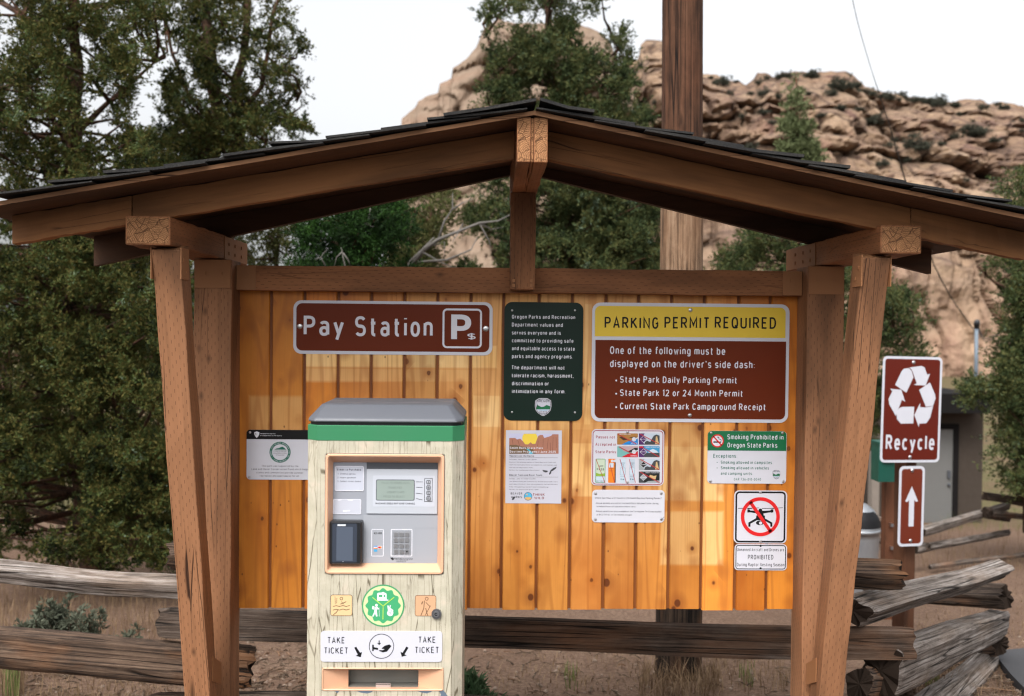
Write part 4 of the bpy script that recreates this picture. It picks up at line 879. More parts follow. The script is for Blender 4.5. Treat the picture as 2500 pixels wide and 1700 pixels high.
# console
g = Geo(); g.add(rectpts(inset(ib, -.004), YR + .0005), [(0, 1, 2, 3)]); cons = g.obj('console', M_CONS, pay)
q = board_panel(fB, YR)
q.rrect(545, 560, 1155, 618, 2, .5).obj('painted_recess_shade', M_CONSD, cons)  # shade of the recess above the display, painted as a flat dark strip
q.slab(546, 617, 1151, 996, 6, .3, 4); dp = q.obj('display_panel', M_CONS2, cons)
q.rrect(600, 670, 1130, 936, 10, 4.4).obj('display_label', m_sign('label_grey', (.43, .45, .50), .4, .4, .02), cons)
q.rrect(626, 704, 957, 884, 14, 4.7).obj('display_frame', M_CONSD, cons); q.rrect(632, 710, 951, 879, 11, 5).obj('display_screen', M_LCD, cons)
for t, x0, x1, yc, yb in (('VALID TO HOURS UNTIL', 672, 915, 724, 740), ('DUSK FEE', 735, 848, 763, 781), ('INSERT CARD', 722, 868, 802, 820), ('PRESS TO SELECT', 690, 870, 840, 858)): q.text(t, x0, x1, yc, yb, 5.3)
q.obj('display_text', M_LCDT, cons)
q.text('MACHINE DOES NOT GIVE CHANGE', 622, 957, 901, 917, 4.8, .02)
for a in ([(969, 724), (1024, 724)], [(969, 770), (1024, 771)], [(969, 820), (1022, 827)], [(969, 866), (1022, 878)]): q.line(a, 4, 4.8)
q.frame_rect(1040, 692, 1109, 894, 3, 4, 4.8).obj('panel_print', M_BLACK, cons)
for i, y in enumerate((724, 770, 817, 863)):
    q.slab(1058, y - 17, 1092, y + 17, 9, 4.5, 7); k = q.obj('button', M_CONS2, cons); q.frame_rect(1058, y - 17, 1092, y + 17, 9, 5, 7.3).text('ABCD'[i], 1068, 1082, y - 8, y + 8, 7.3, .03).obj('lettering', M_BLACK, k)
q.slab(273, 590, 520, 804, 14, .3, 1).obj('instruction_label', M_STICK, cons); q.frame_rect(273, 590, 520, 804, 14, 5, 1.3).obj('label_edge', M_LETTER, cons)
for t, x0, x1, yc, yb, o_ in (('Steps to Purchase:', 291, 503, 612, 629, .03), ('1', 296, 303, 650, 663, 0), ('Choose option', 316, 449, 650, 663, .01), ('2', 294, 303, 682, 695, 0), ('Insert payment', 316, 452, 682, 695, .01), ('3', 294, 303, 714, 727, 0), ('Collect ticket below', 316, 497, 714, 727, .01)): q.text(t, x0, x1, yc, yb, 1.4, o_)
q.obj('lettering', M_DTEXT, cons)
q.slab(257, 874, 498, 1002, 12, .3, .9).obj('blank_label', M_CLEAR, cons); q.frame_rect(257, 874, 498, 1002, 12, 4, 1.1).line([(300, 882), (330, 879)], 8, 1.2).line([(385, 881), (425, 881)], 7, 1.2).line([(345, 975), (400, 972)], 12, 1.2).obj('label_edge', M_LETTER, cons)
q.slab(517, 1012, 1152, 1421, 4, .3, 1.5).obj('lower_panel', m_sign('console_mid_grey', (.28, .293, .322), .42, .4, .02), cons)
q.frame_rect(960, 1118, 1150, 1400, 2, 2, 1.9).obj('panel_seam', new_mat('seam_grey', (.27, .28, .31), .5), cons)
q.frame_rect(586, 1130, 691, 1363, 10, 5, 1.9).frame_rect(752, 1130, 936, 1363, 10, 6, 1.9).obj('white_print', M_LETTER, cons)
q.text('CARD', 627, 675, 1157, 1173, 1.9, .03).poly([(607, 1165), (621, 1153), (618, 1165), (621, 1177)], 1.9); q.text('VenTek', 784, 846, 1376, 1391, 1.9, .03).text('International', 850, 938, 1378, 1391, 1.9).line([(800, 1396), (900, 1396)], 2, 1.9).line([(800, 1409), (880, 1409)], 3, 1.9)
q.obj('panel_lettering', M_BLACK, cons); q.poly([(746, 1374), (756, 1374), (772, 1396), (764, 1396)], 1.9).disc(764, 1380, 8, None, 1.9, 14).poly([(768, 1390), (780, 1374), (780, 1385), (772, 1396)], 1.9).obj('maker_logo', M_BLACK, cons)
q.rrect(606, 1274, 636, 1297, 2, 1.9).rrect(640, 1274, 675, 1297, 2, 1.9).obj('card_logo', M_PAPER, cons); q.rrect(606, 1274, 636, 1280, 0, 2.1).obj('card_logo', CM['blue'], cons); q.rrect(606, 1290, 636, 1297, 0, 2.1).disc(664, 1286, 9, None, 2.2, 16).obj('card_logo', CM['orange'], cons)
q.disc(652, 1286, 9, None, 2.2, 16).obj('card_logo', CM['red'], cons); q.rrect(608, 1302, 636, 1323, 2, 1.9).obj('card_logo', CM['deepsky'], cons)
q.slab(765, 1143, 925, 1351, 5, 1.6, 2.6); kp = q.obj('keypad', new_mat('keypad_plate', (.22, .23, .25), .4, .5), cons); ORIG[kp.name] = ORIG[cons.name]
for r_ in range(4):
    for c_ in range(3):
        x, y = (797, 844, 890)[c_], (1175, 1224, 1272, 1320)[r_]
        q.slab(x - 18, y - 18, x + 18, y + 18, 7, 2.6, 4.6).obj('key', M_KEY, cons); q.text('123456789*0#'[r_ * 3 + c_], x - 7, x + 7, y - 8, y + 8, 4.9, .02)
q.obj('key_lettering', M_BLACK, cons)
# card reader tablet, standing proud
b = q.bounds(240, 1048, 515, 1416)
rd = funnel([rr3(b, .006, YR), rr3(b, .006, YR - .026), rr3(inset(b, .004), .005, YR - .031)], 'card_reader', M_TABLET, pay)
yf = YR - .031; t = Panel(fB, (lambda px, py: (lambda p_: (p_.x, p_.z))(P(px, py, yf))), lambda u, w, l: (u, yf - l * .001, w))
bi = inset(b, .004); t._polyuw(t.rr_pts(bi, .005), 0).obj('reader_face', M_TABLET, rd)
w_ = bi[1] - bi[0]; h_ = bi[3] - bi[2]
t._polyuw(t.rr_pts((bi[0] + .05 * w_, bi[1] - .12 * w_, bi[2] + .03 * h_, bi[3] - .02 * h_), .004), .4).obj('reader_screen', M_SCREEN, rd)
t._polyuw(t.rr_pts((bi[0] + .19 * w_, bi[1] - .26 * w_, bi[2] + .07 * h_, bi[3] - .10 * h_), .001), .7).obj('reader_display', new_mat('reader_glass', (.07, .085, .115), .12, .6), rd)
t._polyuw(t.rr_pts((bi[0] + .22 * w_, bi[0] + .5 * w_, bi[3] - .08 * h_, bi[3] - .035 * h_), .001), .7)._polyuw(t.rr_pts((bi[0] + .4 * w_, bi[0] + .43 * w_, bi[2] + .04 * h_, bi[2] + .055 * h_), .001), .7).obj('reader_pale_marks', new_mat('pale_mark', (.5, .52, .55), .3), rd)  # two small pale rectangles, above and below the reader display
# emblem
M_EG = new_mat('emblem_green', (.045, .30, .125), .45); M_EL = new_mat('emblem_lime', (.5, .62, .3), .45); M_ED = new_mat('emblem_rim', (.05, .25, .11), .45); M_EY = new_mat('emblem_yellow', (.45, .62, .06), .45)
pc.disc(965, 488, 258, None, .6, 64).obj('round_emblem', M_ED, pay); pc.disc(965, 488, 240, None, .9, 64).obj('emblem_rim', M_EL, pay)
pc.poly([(965 + (200 + 13 * math.cos(12 * a)) * math.sin(a), 488 - (200 + 13 * math.cos(12 * a)) * math.cos(a)) for a in [2 * math.pi * i / 144 for i in range(144)]], 1.2).obj('emblem_field', M_EG, pay)
pc.line([(965, 492), (838, 388)], 8, 1.5).line([(965, 492), (1096, 388)], 8, 1.5).line([(965, 492), (963, 650)], 8, 1.5).obj('emblem_lines', M_EY, pay)
pc.poly([(893, 420), (893, 345), (905, 333), (950, 330), (955, 324), (975, 324), (978, 330), (1000, 336), (1006, 350), (1008, 414), (1028, 416), (1028, 426), (900, 428)], 1.5)
pc.disc(885, 482, 16, None, 1.5, 18).poly([(866, 503), (895, 500), (912, 522), (920, 515), (920, 524), (908, 534), (893, 528), (890, 560), (898, 616), (882, 620), (868, 580), (848, 620), (834, 618), (858, 560), (862, 530)], 1.5).poly([(838, 490), (860, 496), (856, 535), (830, 528)], 1.5).line([(918, 508), (918, 618)], 4, 1.5)
pc.poly([(1016, 486), (1028, 481), (1040, 515), (1048, 478), (1058, 482), (1052, 520), (1068, 525), (1086, 540), (1088, 580), (1075, 608), (1045, 614), (1020, 600), (1012, 575), (1024, 545)], 1.5); pc.obj('emblem_pictograms', M_LETTER, pay)
pc.rrect(913, 356, 956, 384, 3, 1.8).rrect(972, 356, 992, 384, 3, 1.8).line([(1025, 560), (1055, 572), (1045, 600)], 5, 1.8).line([(1048, 530), (1048, 560)], 4, 1.8).line([(1066, 535), (1066, 562)], 4, 1.8).obj('emblem_cutouts', M_EG, pay)
# carved squares
M_TAN1 = new_mat('carved_tan', (.60, .42, .22), .55); M_TAN2 = new_mat('carved_rust', (.52, .30, .17), .55); M_CARVE = new_mat('carved_line', (.13, .07, .035), .7)
pc.rrect(332, 358, 592, 610, 26, .3).obj('carved_square', M_TAN1, pay); pc.rrect(1350, 364, 1602, 614, 26, .3).obj('carved_square', M_TAN2, pay)
pc.frame_rect(330, 356, 594, 612, 28, 6, .6).frame_rect(1348, 362, 1604, 616, 28, 6, .6)
pc.ring(462, 403, 13, 20, .6, 20).line([(450, 470), (520, 440)], 8, .6).line([(462, 440), (490, 470)], 7, .6)
for y in (492, 535): pc.line([(362, y + 6), (400, y - 4), (440, y + 6), (480, y - 6), (520, y + 6), (562, y - 6)], 8, .6)
pc.line([(365, 598), (400, 570), (420, 545)], 8, .6); pc.line([(385, 380), (388, 470)], 5, .6).line([(408, 395), (404, 460)], 5, .6)
pc.obj('carving', M_CARVE, pay)
pc.ring(1490, 405, 15, 22, .6, 20).line([(1440, 440), (1430, 470)], 12, .6).line([(1462, 430), (1455, 520), (1420, 606)], 9, .6).line([(1478, 520), (1500, 606)], 9, .6).line([(1480, 450), (1530, 500)], 8, .6).line([(1535, 490), (1470, 606)], 7, .6).obj('carving', M_CARVE, pay)
# take ticket plate
pc.slab(213, 794, 1676, 1163, 40, .4, 2.6); tk = pc.obj('ticket_plate', m_sign('plate_white', (.5, .5, .555)), pay)
for t_, x0, x1, yc, yb in (('TAKE', 300, 498, 864, 940), ('TICKET', 260, 538, 988, 1064), ('TAKE', 1395, 1593, 858, 934), ('TICKET', 1353, 1632, 981, 1057)): pc.text(t_, x0, x1, yc, yb, 3)
pc.poly([(618, 992), (642, 980), (688, 1052), (712, 1043), (697, 1106), (636, 1090), (660, 1074)], 3).poly([(1246, 978), (1272, 992), (1224, 1072), (1252, 1084), (1190, 1102), (1176, 1040), (1200, 1052)], 3)
pc.ring(946, 974, 144, 152, 3, 64).poly([(912, 904), (924, 904), (924, 938), (942, 934), (918, 962), (893, 934), (912, 938)], 3).poly([(834, 956), (853, 956), (853, 984), (908, 998), (904, 1018), (853, 1012), (853, 1032), (834, 1032)], 3)
pc.poly([(945, 1000), (985, 968), (1040, 952), (1066, 972), (1010, 1040), (965, 1048), (925, 1034), (912, 1022), (960, 1022), (985, 1010), (955, 1006)], 3); pc.obj('lettering', M_BLACK, tk)
# lock
lx = pc.uw(1608, 583); m_ = pc.mpp(); g = Geo(); k = 28
def cyl(name, r, ya, yb_, mat, par):
    g = Geo(); v = [(lx[0] + r * m_ * math.cos(2 * math.pi * i / k), y, lx[1] + r * m_ * math.sin(2 * math.pi * i / k)) for y in (ya, yb_) for i in range(k)]
    g.add(v, [(i, (i + 1) % k, k + (i + 1) % k, k + i) for i in range(k)] + [tuple(range(k, 2 * k))]); return g.obj(name, mat, par)
lk = cyl('lock', 60, Y0, Y0 - .007, new_mat('lock_steel', (.2, .2, .21), .35, .5, .8), pay); cyl('lock_barrel', 36, Y0 - .007, Y0 - .009, new_mat('barrel_steel', (.38, .38, .39), .3, .5, .9), lk); pc.ring(1605, 583, 10, 19, 9.4, 20, 40, 330).obj('keyhole', M_BLACK, lk)
# ticket tray
YT = Y0 + .05; wi = board_panel(fC, Y0 + .03).bounds(545, 1262, 1390, 1468)
tr = funnel([rr3(inset(to, -.0005), .006, Y0 + .003), rr3(to, .006, Y0 - .002), rr3(inset(to, .002), .005, Y0 - .003), rr3(inset(to, .004), .004, Y0 - .0015)], 'ticket_tray', M_PEACH, pay)
o4 = rectpts(inset(to, .0035), Y0 - .0005); i4 = rectpts(wi, Y0 + .03); d4 = rectpts(wi, YT + .02)
g = Geo(); g.add(o4 + i4, [(j, (j + 1) % 4, 4 + (j + 1) % 4, 4 + j) for j in range(4)]); g.obj('tray_funnel', M_PEACH, tr)
g = Geo(); g.add(i4 + d4, [(j, (j + 1) % 4, 4 + (j + 1) % 4, 4 + j) for j in range(4)] + [(4, 5, 6, 7)]); g.obj('tray_recess', new_mat('tray_grey', (.17, .165, .145), .5), tr)
q2 = board_panel(fC, Y0 + .03); q2.slab(878, 1420, 1056, 1470, 6, 0, 4).obj('ticket_flap', M_KEY, tr); q2.line([(882, 1432), (1052, 1432)], 6, 4.4).obj('flap_slot', M_BLACK, tr)
pc.poly([(375, 1512), (440, 1512), (415, 1545)], .5).poly([(640, 1515), (850, 1512), (820, 1535), (770, 1548), (690, 1535)], .5).poly([(1370, 1514), (1565, 1512), (1540, 1530), (1490, 1546), (1430, 1535)], .5).poly([(1640, 1512), (1690, 1505), (1715, 1540), (1760, 1600), (1650, 1600), (1660, 1560)], .5).obj('bare_patch', new_mat('slate_paint', (.1, .13, .17), .5), pay)
# ------------------------------------------------------------------ ground, path
def nz(x, y, s): return noise.noise(Vector((x * s, y * s, 3.1)))
ys = [-60, -20, -8, -4, -1] + [1 + .14 * i for i in range(100)] + [15 + .5 * i for i in range(40)] + [35 + 6 * i for i in range(14)] + [140, 200, 300, 500, 900, 1500]
xs = [-1500, -600, -250, -120, -60] + [-40 + 2 * i for i in range(14)] + [-12 + .2 * i for i in range(120)] + [12 + 2 * i for i in range(15)] + [60, 120, 250, 600, 1500]
V = []
for y in ys:
    for x in xs:
        h = gz(x, y); near = 1 if y < 40 else 0
        h += near * (.035 * nz(x, y, .9) + .018 * nz(x, y, 3.2) + (.012 * nz(x, y, 9) if y < 12 else 0))
        if y > 60: h = min(h, gz(x, 60)) - .004 * (y - 60) * .2
        V.append((x, y, h))
nx = len(xs)
Fc = [(j * nx + i, j * nx + i + 1, (j + 1) * nx + i + 1, (j + 1) * nx + i) for j in range(len(ys) - 1) for i in range(nx - 1)]
M_DIRT = new_mat('dirt', rough=.95, spec=.1); n = N(M_DIRT); _c = n.coord('Object')
_a = n.noise(_c, 1.3, 5, .6); _b = n.noise(_c, 34, 5, .7); _d = n.noise(_c, 7, 4, .6); _peb = n.voro(_c, 42); _y = n.sep(_c)[1]
_col = n.mix(n.maprange(_a, .3, .7), (.15, .094, .064), (.235, .16, .112)); _col = n.mix(n.maprange(_b, .38, .68), (.10, .06, .042), _col)
_col = n.mix(n.maprange(_peb, .1, .2, .35, 0), _col, (.36, .29, .24)); _col = n.mix(n.maprange(_d, .55, .75, 0, .5), _col, (.09, .055, .035))
_far = n.maprange(_y, 19, 27); _gr = n.mix(n.maprange(n.noise(_c, .6, 4), .4, .62), (.105, .075, .042), (.085, .085, .035))
_col = n.mix(n.maprange(_y, 1.7, 2.2, 1, 0), _col, (.045, .045, .047))   # unseen parking lot before the shelter, added dark to cut bounce under the roof
n.color(n.mix(n.math('MULTIPLY', _far, n.maprange(_d, .3, .6, .5, 1)), _col, _gr)); n.bump(n.math('ADD', _b, n.math('MULTIPLY', _peb, -.4)), .9, .02)
o = mk('ground', V, Fc, M_DIRT, smooth=True); tag(o, None, None, None, 'structure')
M_ASPH = new_mat('asphalt', rough=.9, spec=.2); n = N(M_ASPH); _c = n.coord('Object'); _b = n.noise(_c, 190, 3, .7); n.color(n.mix(_b, (.03, .03, .032), (.085, .085, .09))); n.bump(_b, .5, .005)
E = [PG(2600, 1590), PG(2480, 1603), PG(2432, 1607), PG(2438, 1632), PG(2465, 1668), PG(2510, 1720), PG(2560, 1790)]
vs = [(p.x + (.03 * nz(p.x, p.y, 5)), p.y, gz(p.x, p.y) + .05) for p in E]; vs += [(vs[-1][0] + 5, vs[-1][1] - .8, vs[-1][2]), (vs[0][0] + 5, vs[0][1] + .6, vs[0][2])]
k = len(vs); g = Geo(); g.add(vs + [(x, y, z - .12) for x, y, z in vs], [tuple(range(k)), tuple(range(2 * k - 1, k - 1, -1))] + [(i, (i + 1) % k, k + (i + 1) % k, k + i) for i in range(k)])
bmv = g.obj('path', M_ASPH); tag(bmv, None, None, None, 'structure')

# ------------------------------------------------------------------ cliff
def interp(T, x):
    if x <= T[0][0]: return T[0][1]
    for (a, b), (c, d) in zip(T, T[1:]):
        if x <= c: return b + (d - b) * (x - a) / (c - a)
    return T[-1][1]
M_ROCK = new_mat('tan_rock', rough=.95, spec=.1); n = N(M_ROCK); _c = n.coord('Object'); _x, _y, _z = n.sep(_c)
def _vv(a, b, c):
    q = n.node('ShaderNodeCombineXYZ')
    for i, v in enumerate((a, b, c)): n.put(q.inputs[i], v)
    return q.outputs[0]
_a = n.noise(_c, .045, 5, .6); _b = n.noise(_c, .35, 6, .65); _s = n.noise(_vv(n.math('MULTIPLY', _x, .22), n.math('MULTIPLY', _y, .22), n.math('MULTIPLY', _z, .03)), 1, 4, .6); _l = n.noise(_vv(n.math('MULTIPLY', _x, .03), n.math('MULTIPLY', _y, .03), n.math('MULTIPLY', _z, .5)), 1, 4)
_low = n.maprange(n.math('ADD', _z, n.math('MULTIPLY', _a, 22)), 20, 34, 1, 0)
_col = n.ramp(_a, [(.3, (.15, .10, .068)), (.45, (.20, .135, .088)), (.58, (.25, .18, .12)), (.72, (.225, .145, .098))])
_ck = n.voro(n.coord('Object', (.13, .13, .2)), 1, 'DISTANCE_TO_EDGE'); _ck2 = n.voro(n.coord('Object', (.4, .4, .55)), 1, 'DISTANCE_TO_EDGE')
_col = n.mix(n.maprange(_b, .42, .68, 0, .75), _col, (.095, .062, .05)); _col = n.mix(n.maprange(_ck, .0, .07, .8, 0), _col, (.045, .03, .026)); _col = n.mix(n.maprange(_ck2, .0, .1, .35, 0), _col, (.07, .045, .038)); _col = n.mix(n.maprange(_s, .55, .72, 0, .5), _col, (.12, .06, .05)); _col = n.mix(n.maprange(_l, .58, .7, 0, .45), _col, (.31, .235, .175))
_face = n.mix(n.maprange(_s, .4, .66), (.29, .20, .135), (.21, .125, .09)); _face = n.mix(n.maprange(n.noise(_c, .12, 5), .45, .7, 0, .6), _face, (.30, .225, .165)); _face = n.mix(n.maprange(_b, .55, .75, 0, .4), _face, (.16, .09, .07))
_up = n.mix(1.0, _col, (1.1, 1.08, 1.08), 'MULTIPLY')
n.color(n.mix(_low, _up, _face)); n.bump(n.math('ADD', _b, n.math('MULTIPLY', _ck, .6)), .8, 1.2)
M_SPIRE = new_mat('pale_tuff', rough=.95, spec=.1); n = N(M_SPIRE); _c = n.coord('Object'); _x, _y, _z = n.sep(_c)
_s = n.noise(_vv(n.math('MULTIPLY', _x, .35), n.math('MULTIPLY', _y, .35), n.math('MULTIPLY', _z, .05)), 1, 5, .6); _b = n.noise(_c, .4, 5, .65); _l = n.noise(_vv(n.math('MULTIPLY', _x, .05), n.math('MULTIPLY', _y, .05), n.math('MULTIPLY', _z, .4)), 1, 4)
_col = n.mix(n.maprange(_s, .35, .65), (.215, .16, .118), (.16, .112, .08)); _col = n.mix(n.maprange(_b, .55, .75, 0, .5), _col, (.15, .095, .07)); _col = n.mix(n.maprange(_l, .55, .7, 0, .4), _col, (.22, .13, .09))
n.color(_col); n.bump(_s, .8, 1.0)
def rockwall(name, sky, x0, x1, dx, base, Yt, Yprof, amp, seed, rows=110, mat=None):
    cols = [x0 + dx * i for i in range(int((x1 - x0) / dx) + 1)]; V = []; W = len(cols)
    back = [(70, 26), (30, 10), (10, 2.5)]
    for db, dz in back:
        for x in cols:
            p = P(x, interp(sky, x), Yt + db); p.z = P(x, interp(sky, x), Yt).z - dz; V.append(p)
    for r in range(rows + 1):
        t = r / rows
        for x in cols:
            sy = interp(sky, x) + 3 * noise.noise(Vector((x * .06, seed, 0))); y = sy + (base - sy) * t
            p = P(x, y, Yt - Yprof(t, x)); f = min(1, t * 9)
            up = 1 - min(1, max(0, (t - .36) * 7)); wob = Vector((noise.noise(p * .11 + Vector((3, 0, 0))), 0, noise.noise(p * .11))) * .35
            def dome(sx, sz, k):
                d, pt = noise.voronoi(Vector((p.x * sx, p.y * sx * .6, p.z * sz)) + wob + Vector((seed * k, 0, 0)), distance_metric='DISTANCE' if k == 1 else 'CHEBYCHEV')
                return (math.sqrt(max(0, 1 - min(1, d[0] * 1.15) ** 2)) if k == 1 else 1 - min(1, d[0] * 1.25) ** 3), d[1] - d[0], noise.cell(pt[0] * 7.7)
            b1, e1, c1 = dome(.05, .075, 1); b2, e2, c2 = dome(.13, .2, 2); b3, e3, c3 = dome(.34, .45, 3); v1, g1, k1 = dome(.085, .018, 4); v2, g2, k2 = dome(.26, .04, 5)
            q = p * .16; q2 = p * .055
            h = up * (6.0 * b1 + 3.0 * c1 + 2.2 * b2 + 2.2 * c2 + .7 * b3 + .7 * c3 - 2.2 * max(0, 1 - e1 * 9) - 1.0 * max(0, 1 - e2 * 6)) + (1 - up) * (7 + 2.6 * k1 - 1.6 * max(0, 1 - g1 * 14) + .9 * k2 - .6 * max(0, 1 - g2 * 8)) + 2.2 * noise.fractal(p * .05, 1, 2.1, 4) + .5 * noise.fractal(p * .4, 1, 2, 3)
            p = p + Vector((noise.noise(q2 * 3) * .8 * f, -h * amp * (.15 + .85 * f), noise.noise(q * 1.3) * .7 * f)); V.append(p)
    RR = rows + 1 + len(back)
    Fs = [(r * W + i, r * W + i + 1, (r + 1) * W + i + 1, (r + 1) * W + i) for r in range(RR - 1) for i in range(W - 1)]
    o = mk(name, V, [f[::-1] for f in Fs], mat or M_ROCK, origin=(V[-W // 2].x, V[-W // 2].y, V[-W // 2].z)); tag(o, None, None, None, 'structure')
    return V, Fs
SKY_R = [(1480, 215), (1530, 150), (1556, 150), (1560, 130), (1562, 114), (1575, 100), (1613, 103), (1650, 120), (1680, 170), (1718, 182), (1750, 184), (1775, 201), (1800, 196), (1817, 211), (1840, 194), (1844, 182), (1862, 180), (1885, 190), (1908, 180), (1946, 177), (2000, 179), (2054, 178), (2079, 190), (2106, 216), (2144, 228), (2200, 237), (2265, 241), (2315, 254), (2345, 245), (2383, 247), (2404, 258), (2432, 254), (2485, 262), (2500, 273), (2620, 300), (2800, 360), (3000, 480)]
SKY_L = [(955, 420), (978, 330), (982, 292), (1016, 262), (1022, 249), (1043, 237), (1073, 228), (1074, 207), (1104, 194), (1106, 173), (1138, 148), (1164, 118), (1180, 76), (1214, 47), (1242, 57), (1300, 60), (1400, 55), (1461, 80), (1492, 110), (1510, 170), (1560, 260), (1640, 420)]
def profR(t, x): return 45 * min(1, t / .42) ** .9 + 14 * max(0, t - .42)
VR, FR = rockwall('cliff', SKY_R, 1470, 2750, 4, 1010, 185, profR, 1.0, 4.2, 190)
VL, FL = rockwall('cliff', SKY_L, 958, 1640, 4, 980, 150, lambda t, x: 26 * t, .75, 9.7, 130, M_SPIRE)
BV = BVHTree.FromPolygons([tuple(v) for v in VR] + [tuple(v) for v in VL], [tuple(f) for f in FR] + [tuple(i + len(VR) for i in f) for f in FL])

# ------------------------------------------------------------------ foliage
M_BARK = m_weathered('juniper_bark', (.03, .016, .01), (.085, .045, .028), (.2, .13, .09), (.16, .06, .03), .5); M_TWIG = new_mat('grey_twig', (.12, .11, .10), .85, .1)
M_JUN = m_foliage('juniper_green', [(.004, .007, .003), (.009, .015, .005), (.02, .029, .008), (.052, .066, .016), (.10, .078, .02), (.038, .066, .019), (.08, .10, .026), (.16, .21, .15)])
M_JUNB = m_foliage('blue_juniper', [(.008, .014, .006), (.02, .03, .011), (.037, .055, .019), (.062, .08, .028), (.09, .085, .026), (.055, .085, .038), (.14, .19, .13)])
M_OLIVE = m_foliage('olive_juniper', [(.03, .038, .012), (.06, .07, .02), (.085, .08, .028), (.05, .065, .022)])
M_VIVID = m_foliage('dark_green_juniper', [(.004, .010, .003), (.008, .022, .004), (.014, .04, .006), (.03, .075, .012)])
M_YOUNG = m_foliage('young_green', [(.06, .075, .03), (.095, .115, .048), (.13, .15, .068), (.095, .115, .055)])
M_SAGE = m_foliage('sage_green', [(.04, .045, .028), (.075, .085, .058), (.11, .12, .085), (.07, .06, .042)])
M_SCRUB = m_foliage('cliff_scrub', [(.035, .038, .028), (.055, .058, .042), (.075, .078, .056)])
def inside(px, py, poly):
    c = False; j = len(poly) - 1
    for i in range(len(poly)):
        a, b = poly[i], poly[j]
        if (a[1] > py) != (b[1] > py) and px < (b[0] - a[0]) * (py - a[1]) / (b[1] - a[1]) + a[0]: c = not c
        j = i
    return c
def leaves(C, rad, sprigs, per, ll, lw, up=.25, squash=1.0):
    """C (n,3) clump centres -> four-sided narrow leaves on little sprigs"""
    C = np.asarray(C, np.float64); nC = len(C); rad = np.broadcast_to(np.asarray(rad, float), (nC,))
    d = rng.normal(size=(nC, sprigs, 3)); d[..., 2] = d[..., 2] * squash + up; d /= np.linalg.norm(d, axis=-1, keepdims=True)
    start = C[:, None, :] + d * rad[:, None, None] * rng.uniform(.0, .55, (nC, sprigs, 1)); L = rad[:, None, None] * rng.uniform(.45, 1.0, (nC, sprigs, 1))
    t = rng.uniform(0, 1, (nC, sprigs, per, 1))
    pos = start[:, :, None, :] + d[:, :, None, :] * L[:, :, None, :] * t + rng.normal(size=(nC, sprigs, per, 3)) * rad[:, None, None, None] * .07
    ld = d[:, :, None, :] * .8 + rng.normal(size=(nC, sprigs, per, 3)) * .55 + np.array([0, 0, up * .5]); ld /= np.linalg.norm(ld, axis=-1, keepdims=True)
    pos = pos.reshape(-1, 3); ld = ld.reshape(-1, 3); m = len(pos)
    s = np.cross(ld, rng.normal(size=(m, 3))); s /= np.linalg.norm(s, axis=-1, keepdims=True) + 1e-9
    l = ll * rng.uniform(.6, 1.3, (m, 1)); w = lw * rng.uniform(.7, 1.3, (m, 1))
    V = np.empty((m, 4, 3)); V[:, 0] = pos; V[:, 1] = pos + ld * l * .5 + s * w; V[:, 2] = pos + ld * l; V[:, 3] = pos + ld * l * .5 - s * w
    return V.reshape(-1, 3)
def tree(name, label, base_px, regions, Y, dY, rad, leafspec, mat, trunks, group=None, cat='tree', bark=None, limb_every=3, limb_r=.012):
    """regions: (outline in picture px, number of leaf clumps); each clump gets its own depth round Y"""
    C = []
    for poly, cnt in regions:
        x0, x1 = min(p[0] for p in poly), max(p[0] for p in poly); y0, y1 = min(p[1] for p in poly), max(p[1] for p in poly); k = 0; tr = 0
        while k < cnt and tr < cnt * 60:
            tr += 1; x, y = random.uniform(x0, x1), random.uniform(y0, y1)
            if not inside(x, y, poly): continue
            if noise.noise(Vector((x * .016, y * .02, Y))) < -.13 and random.random() < .92: continue
            c = P(x, y, Y + random.uniform(-dY, dY)); C.append(c); k += 1
    bx = P(base_px[0], base_px[1], Y); base = Vector((bx.x, Y, gz(bx.x, Y) - .05))
    root = empty(name, base, label, cat, group)
    V = leaves([tuple(c) for c in C], [rad * random.uniform(.65, 1.3) for c in C], *leafspec)
    mk_np('crown', V, np.arange(len(V)), 4, mat, root)
    g = Geo(); T = []
    for pts, r0, r1 in trunks:
        q = [(P(x, y, Y + (z[0] if z else 0))) for x, y, *z in pts]; k = len(q)
        q2 = []
        for i in range(k - 1):
            for j in range(5):
                t = j / 5; v = q[i].lerp(q[i + 1], t); v += Vector((noise.noise(v * 3), noise.noise(v * 3 + Vector((9, 0, 0))), 0)) * r0 * .6; q2.append(v)
        q2.append(q[-1]); m = len(q2); g.tube(q2, [(r0 + (r1 - r0) * i / (m - 1)) * (1 + .15 * noise.noise(q2[i] * 6)) for i in range(m)], 9); T += q2
    for i, c in enumerate(C):
        if i % limb_every: continue
        b = min(T, key=lambda v: (v - c).length + (1.2 if v.z > c.z else 0)); mid = b.lerp(c, .5) + Vector((random.uniform(-.1, .1), random.uniform(-.1, .1), random.uniform(-.12, .08)))
        r = limb_r * (1 + .8 * (b - c).length); g.tube([b, b.lerp(mid, .5), mid, mid.lerp(c, .6), c], [r, r * .8, r * .65, r * .45, r * .2], 5, cap=False)
    g.obj('trunk', bark or M_BARK, root, smooth=True); return root
LS = (13, 22, .036, .0068)
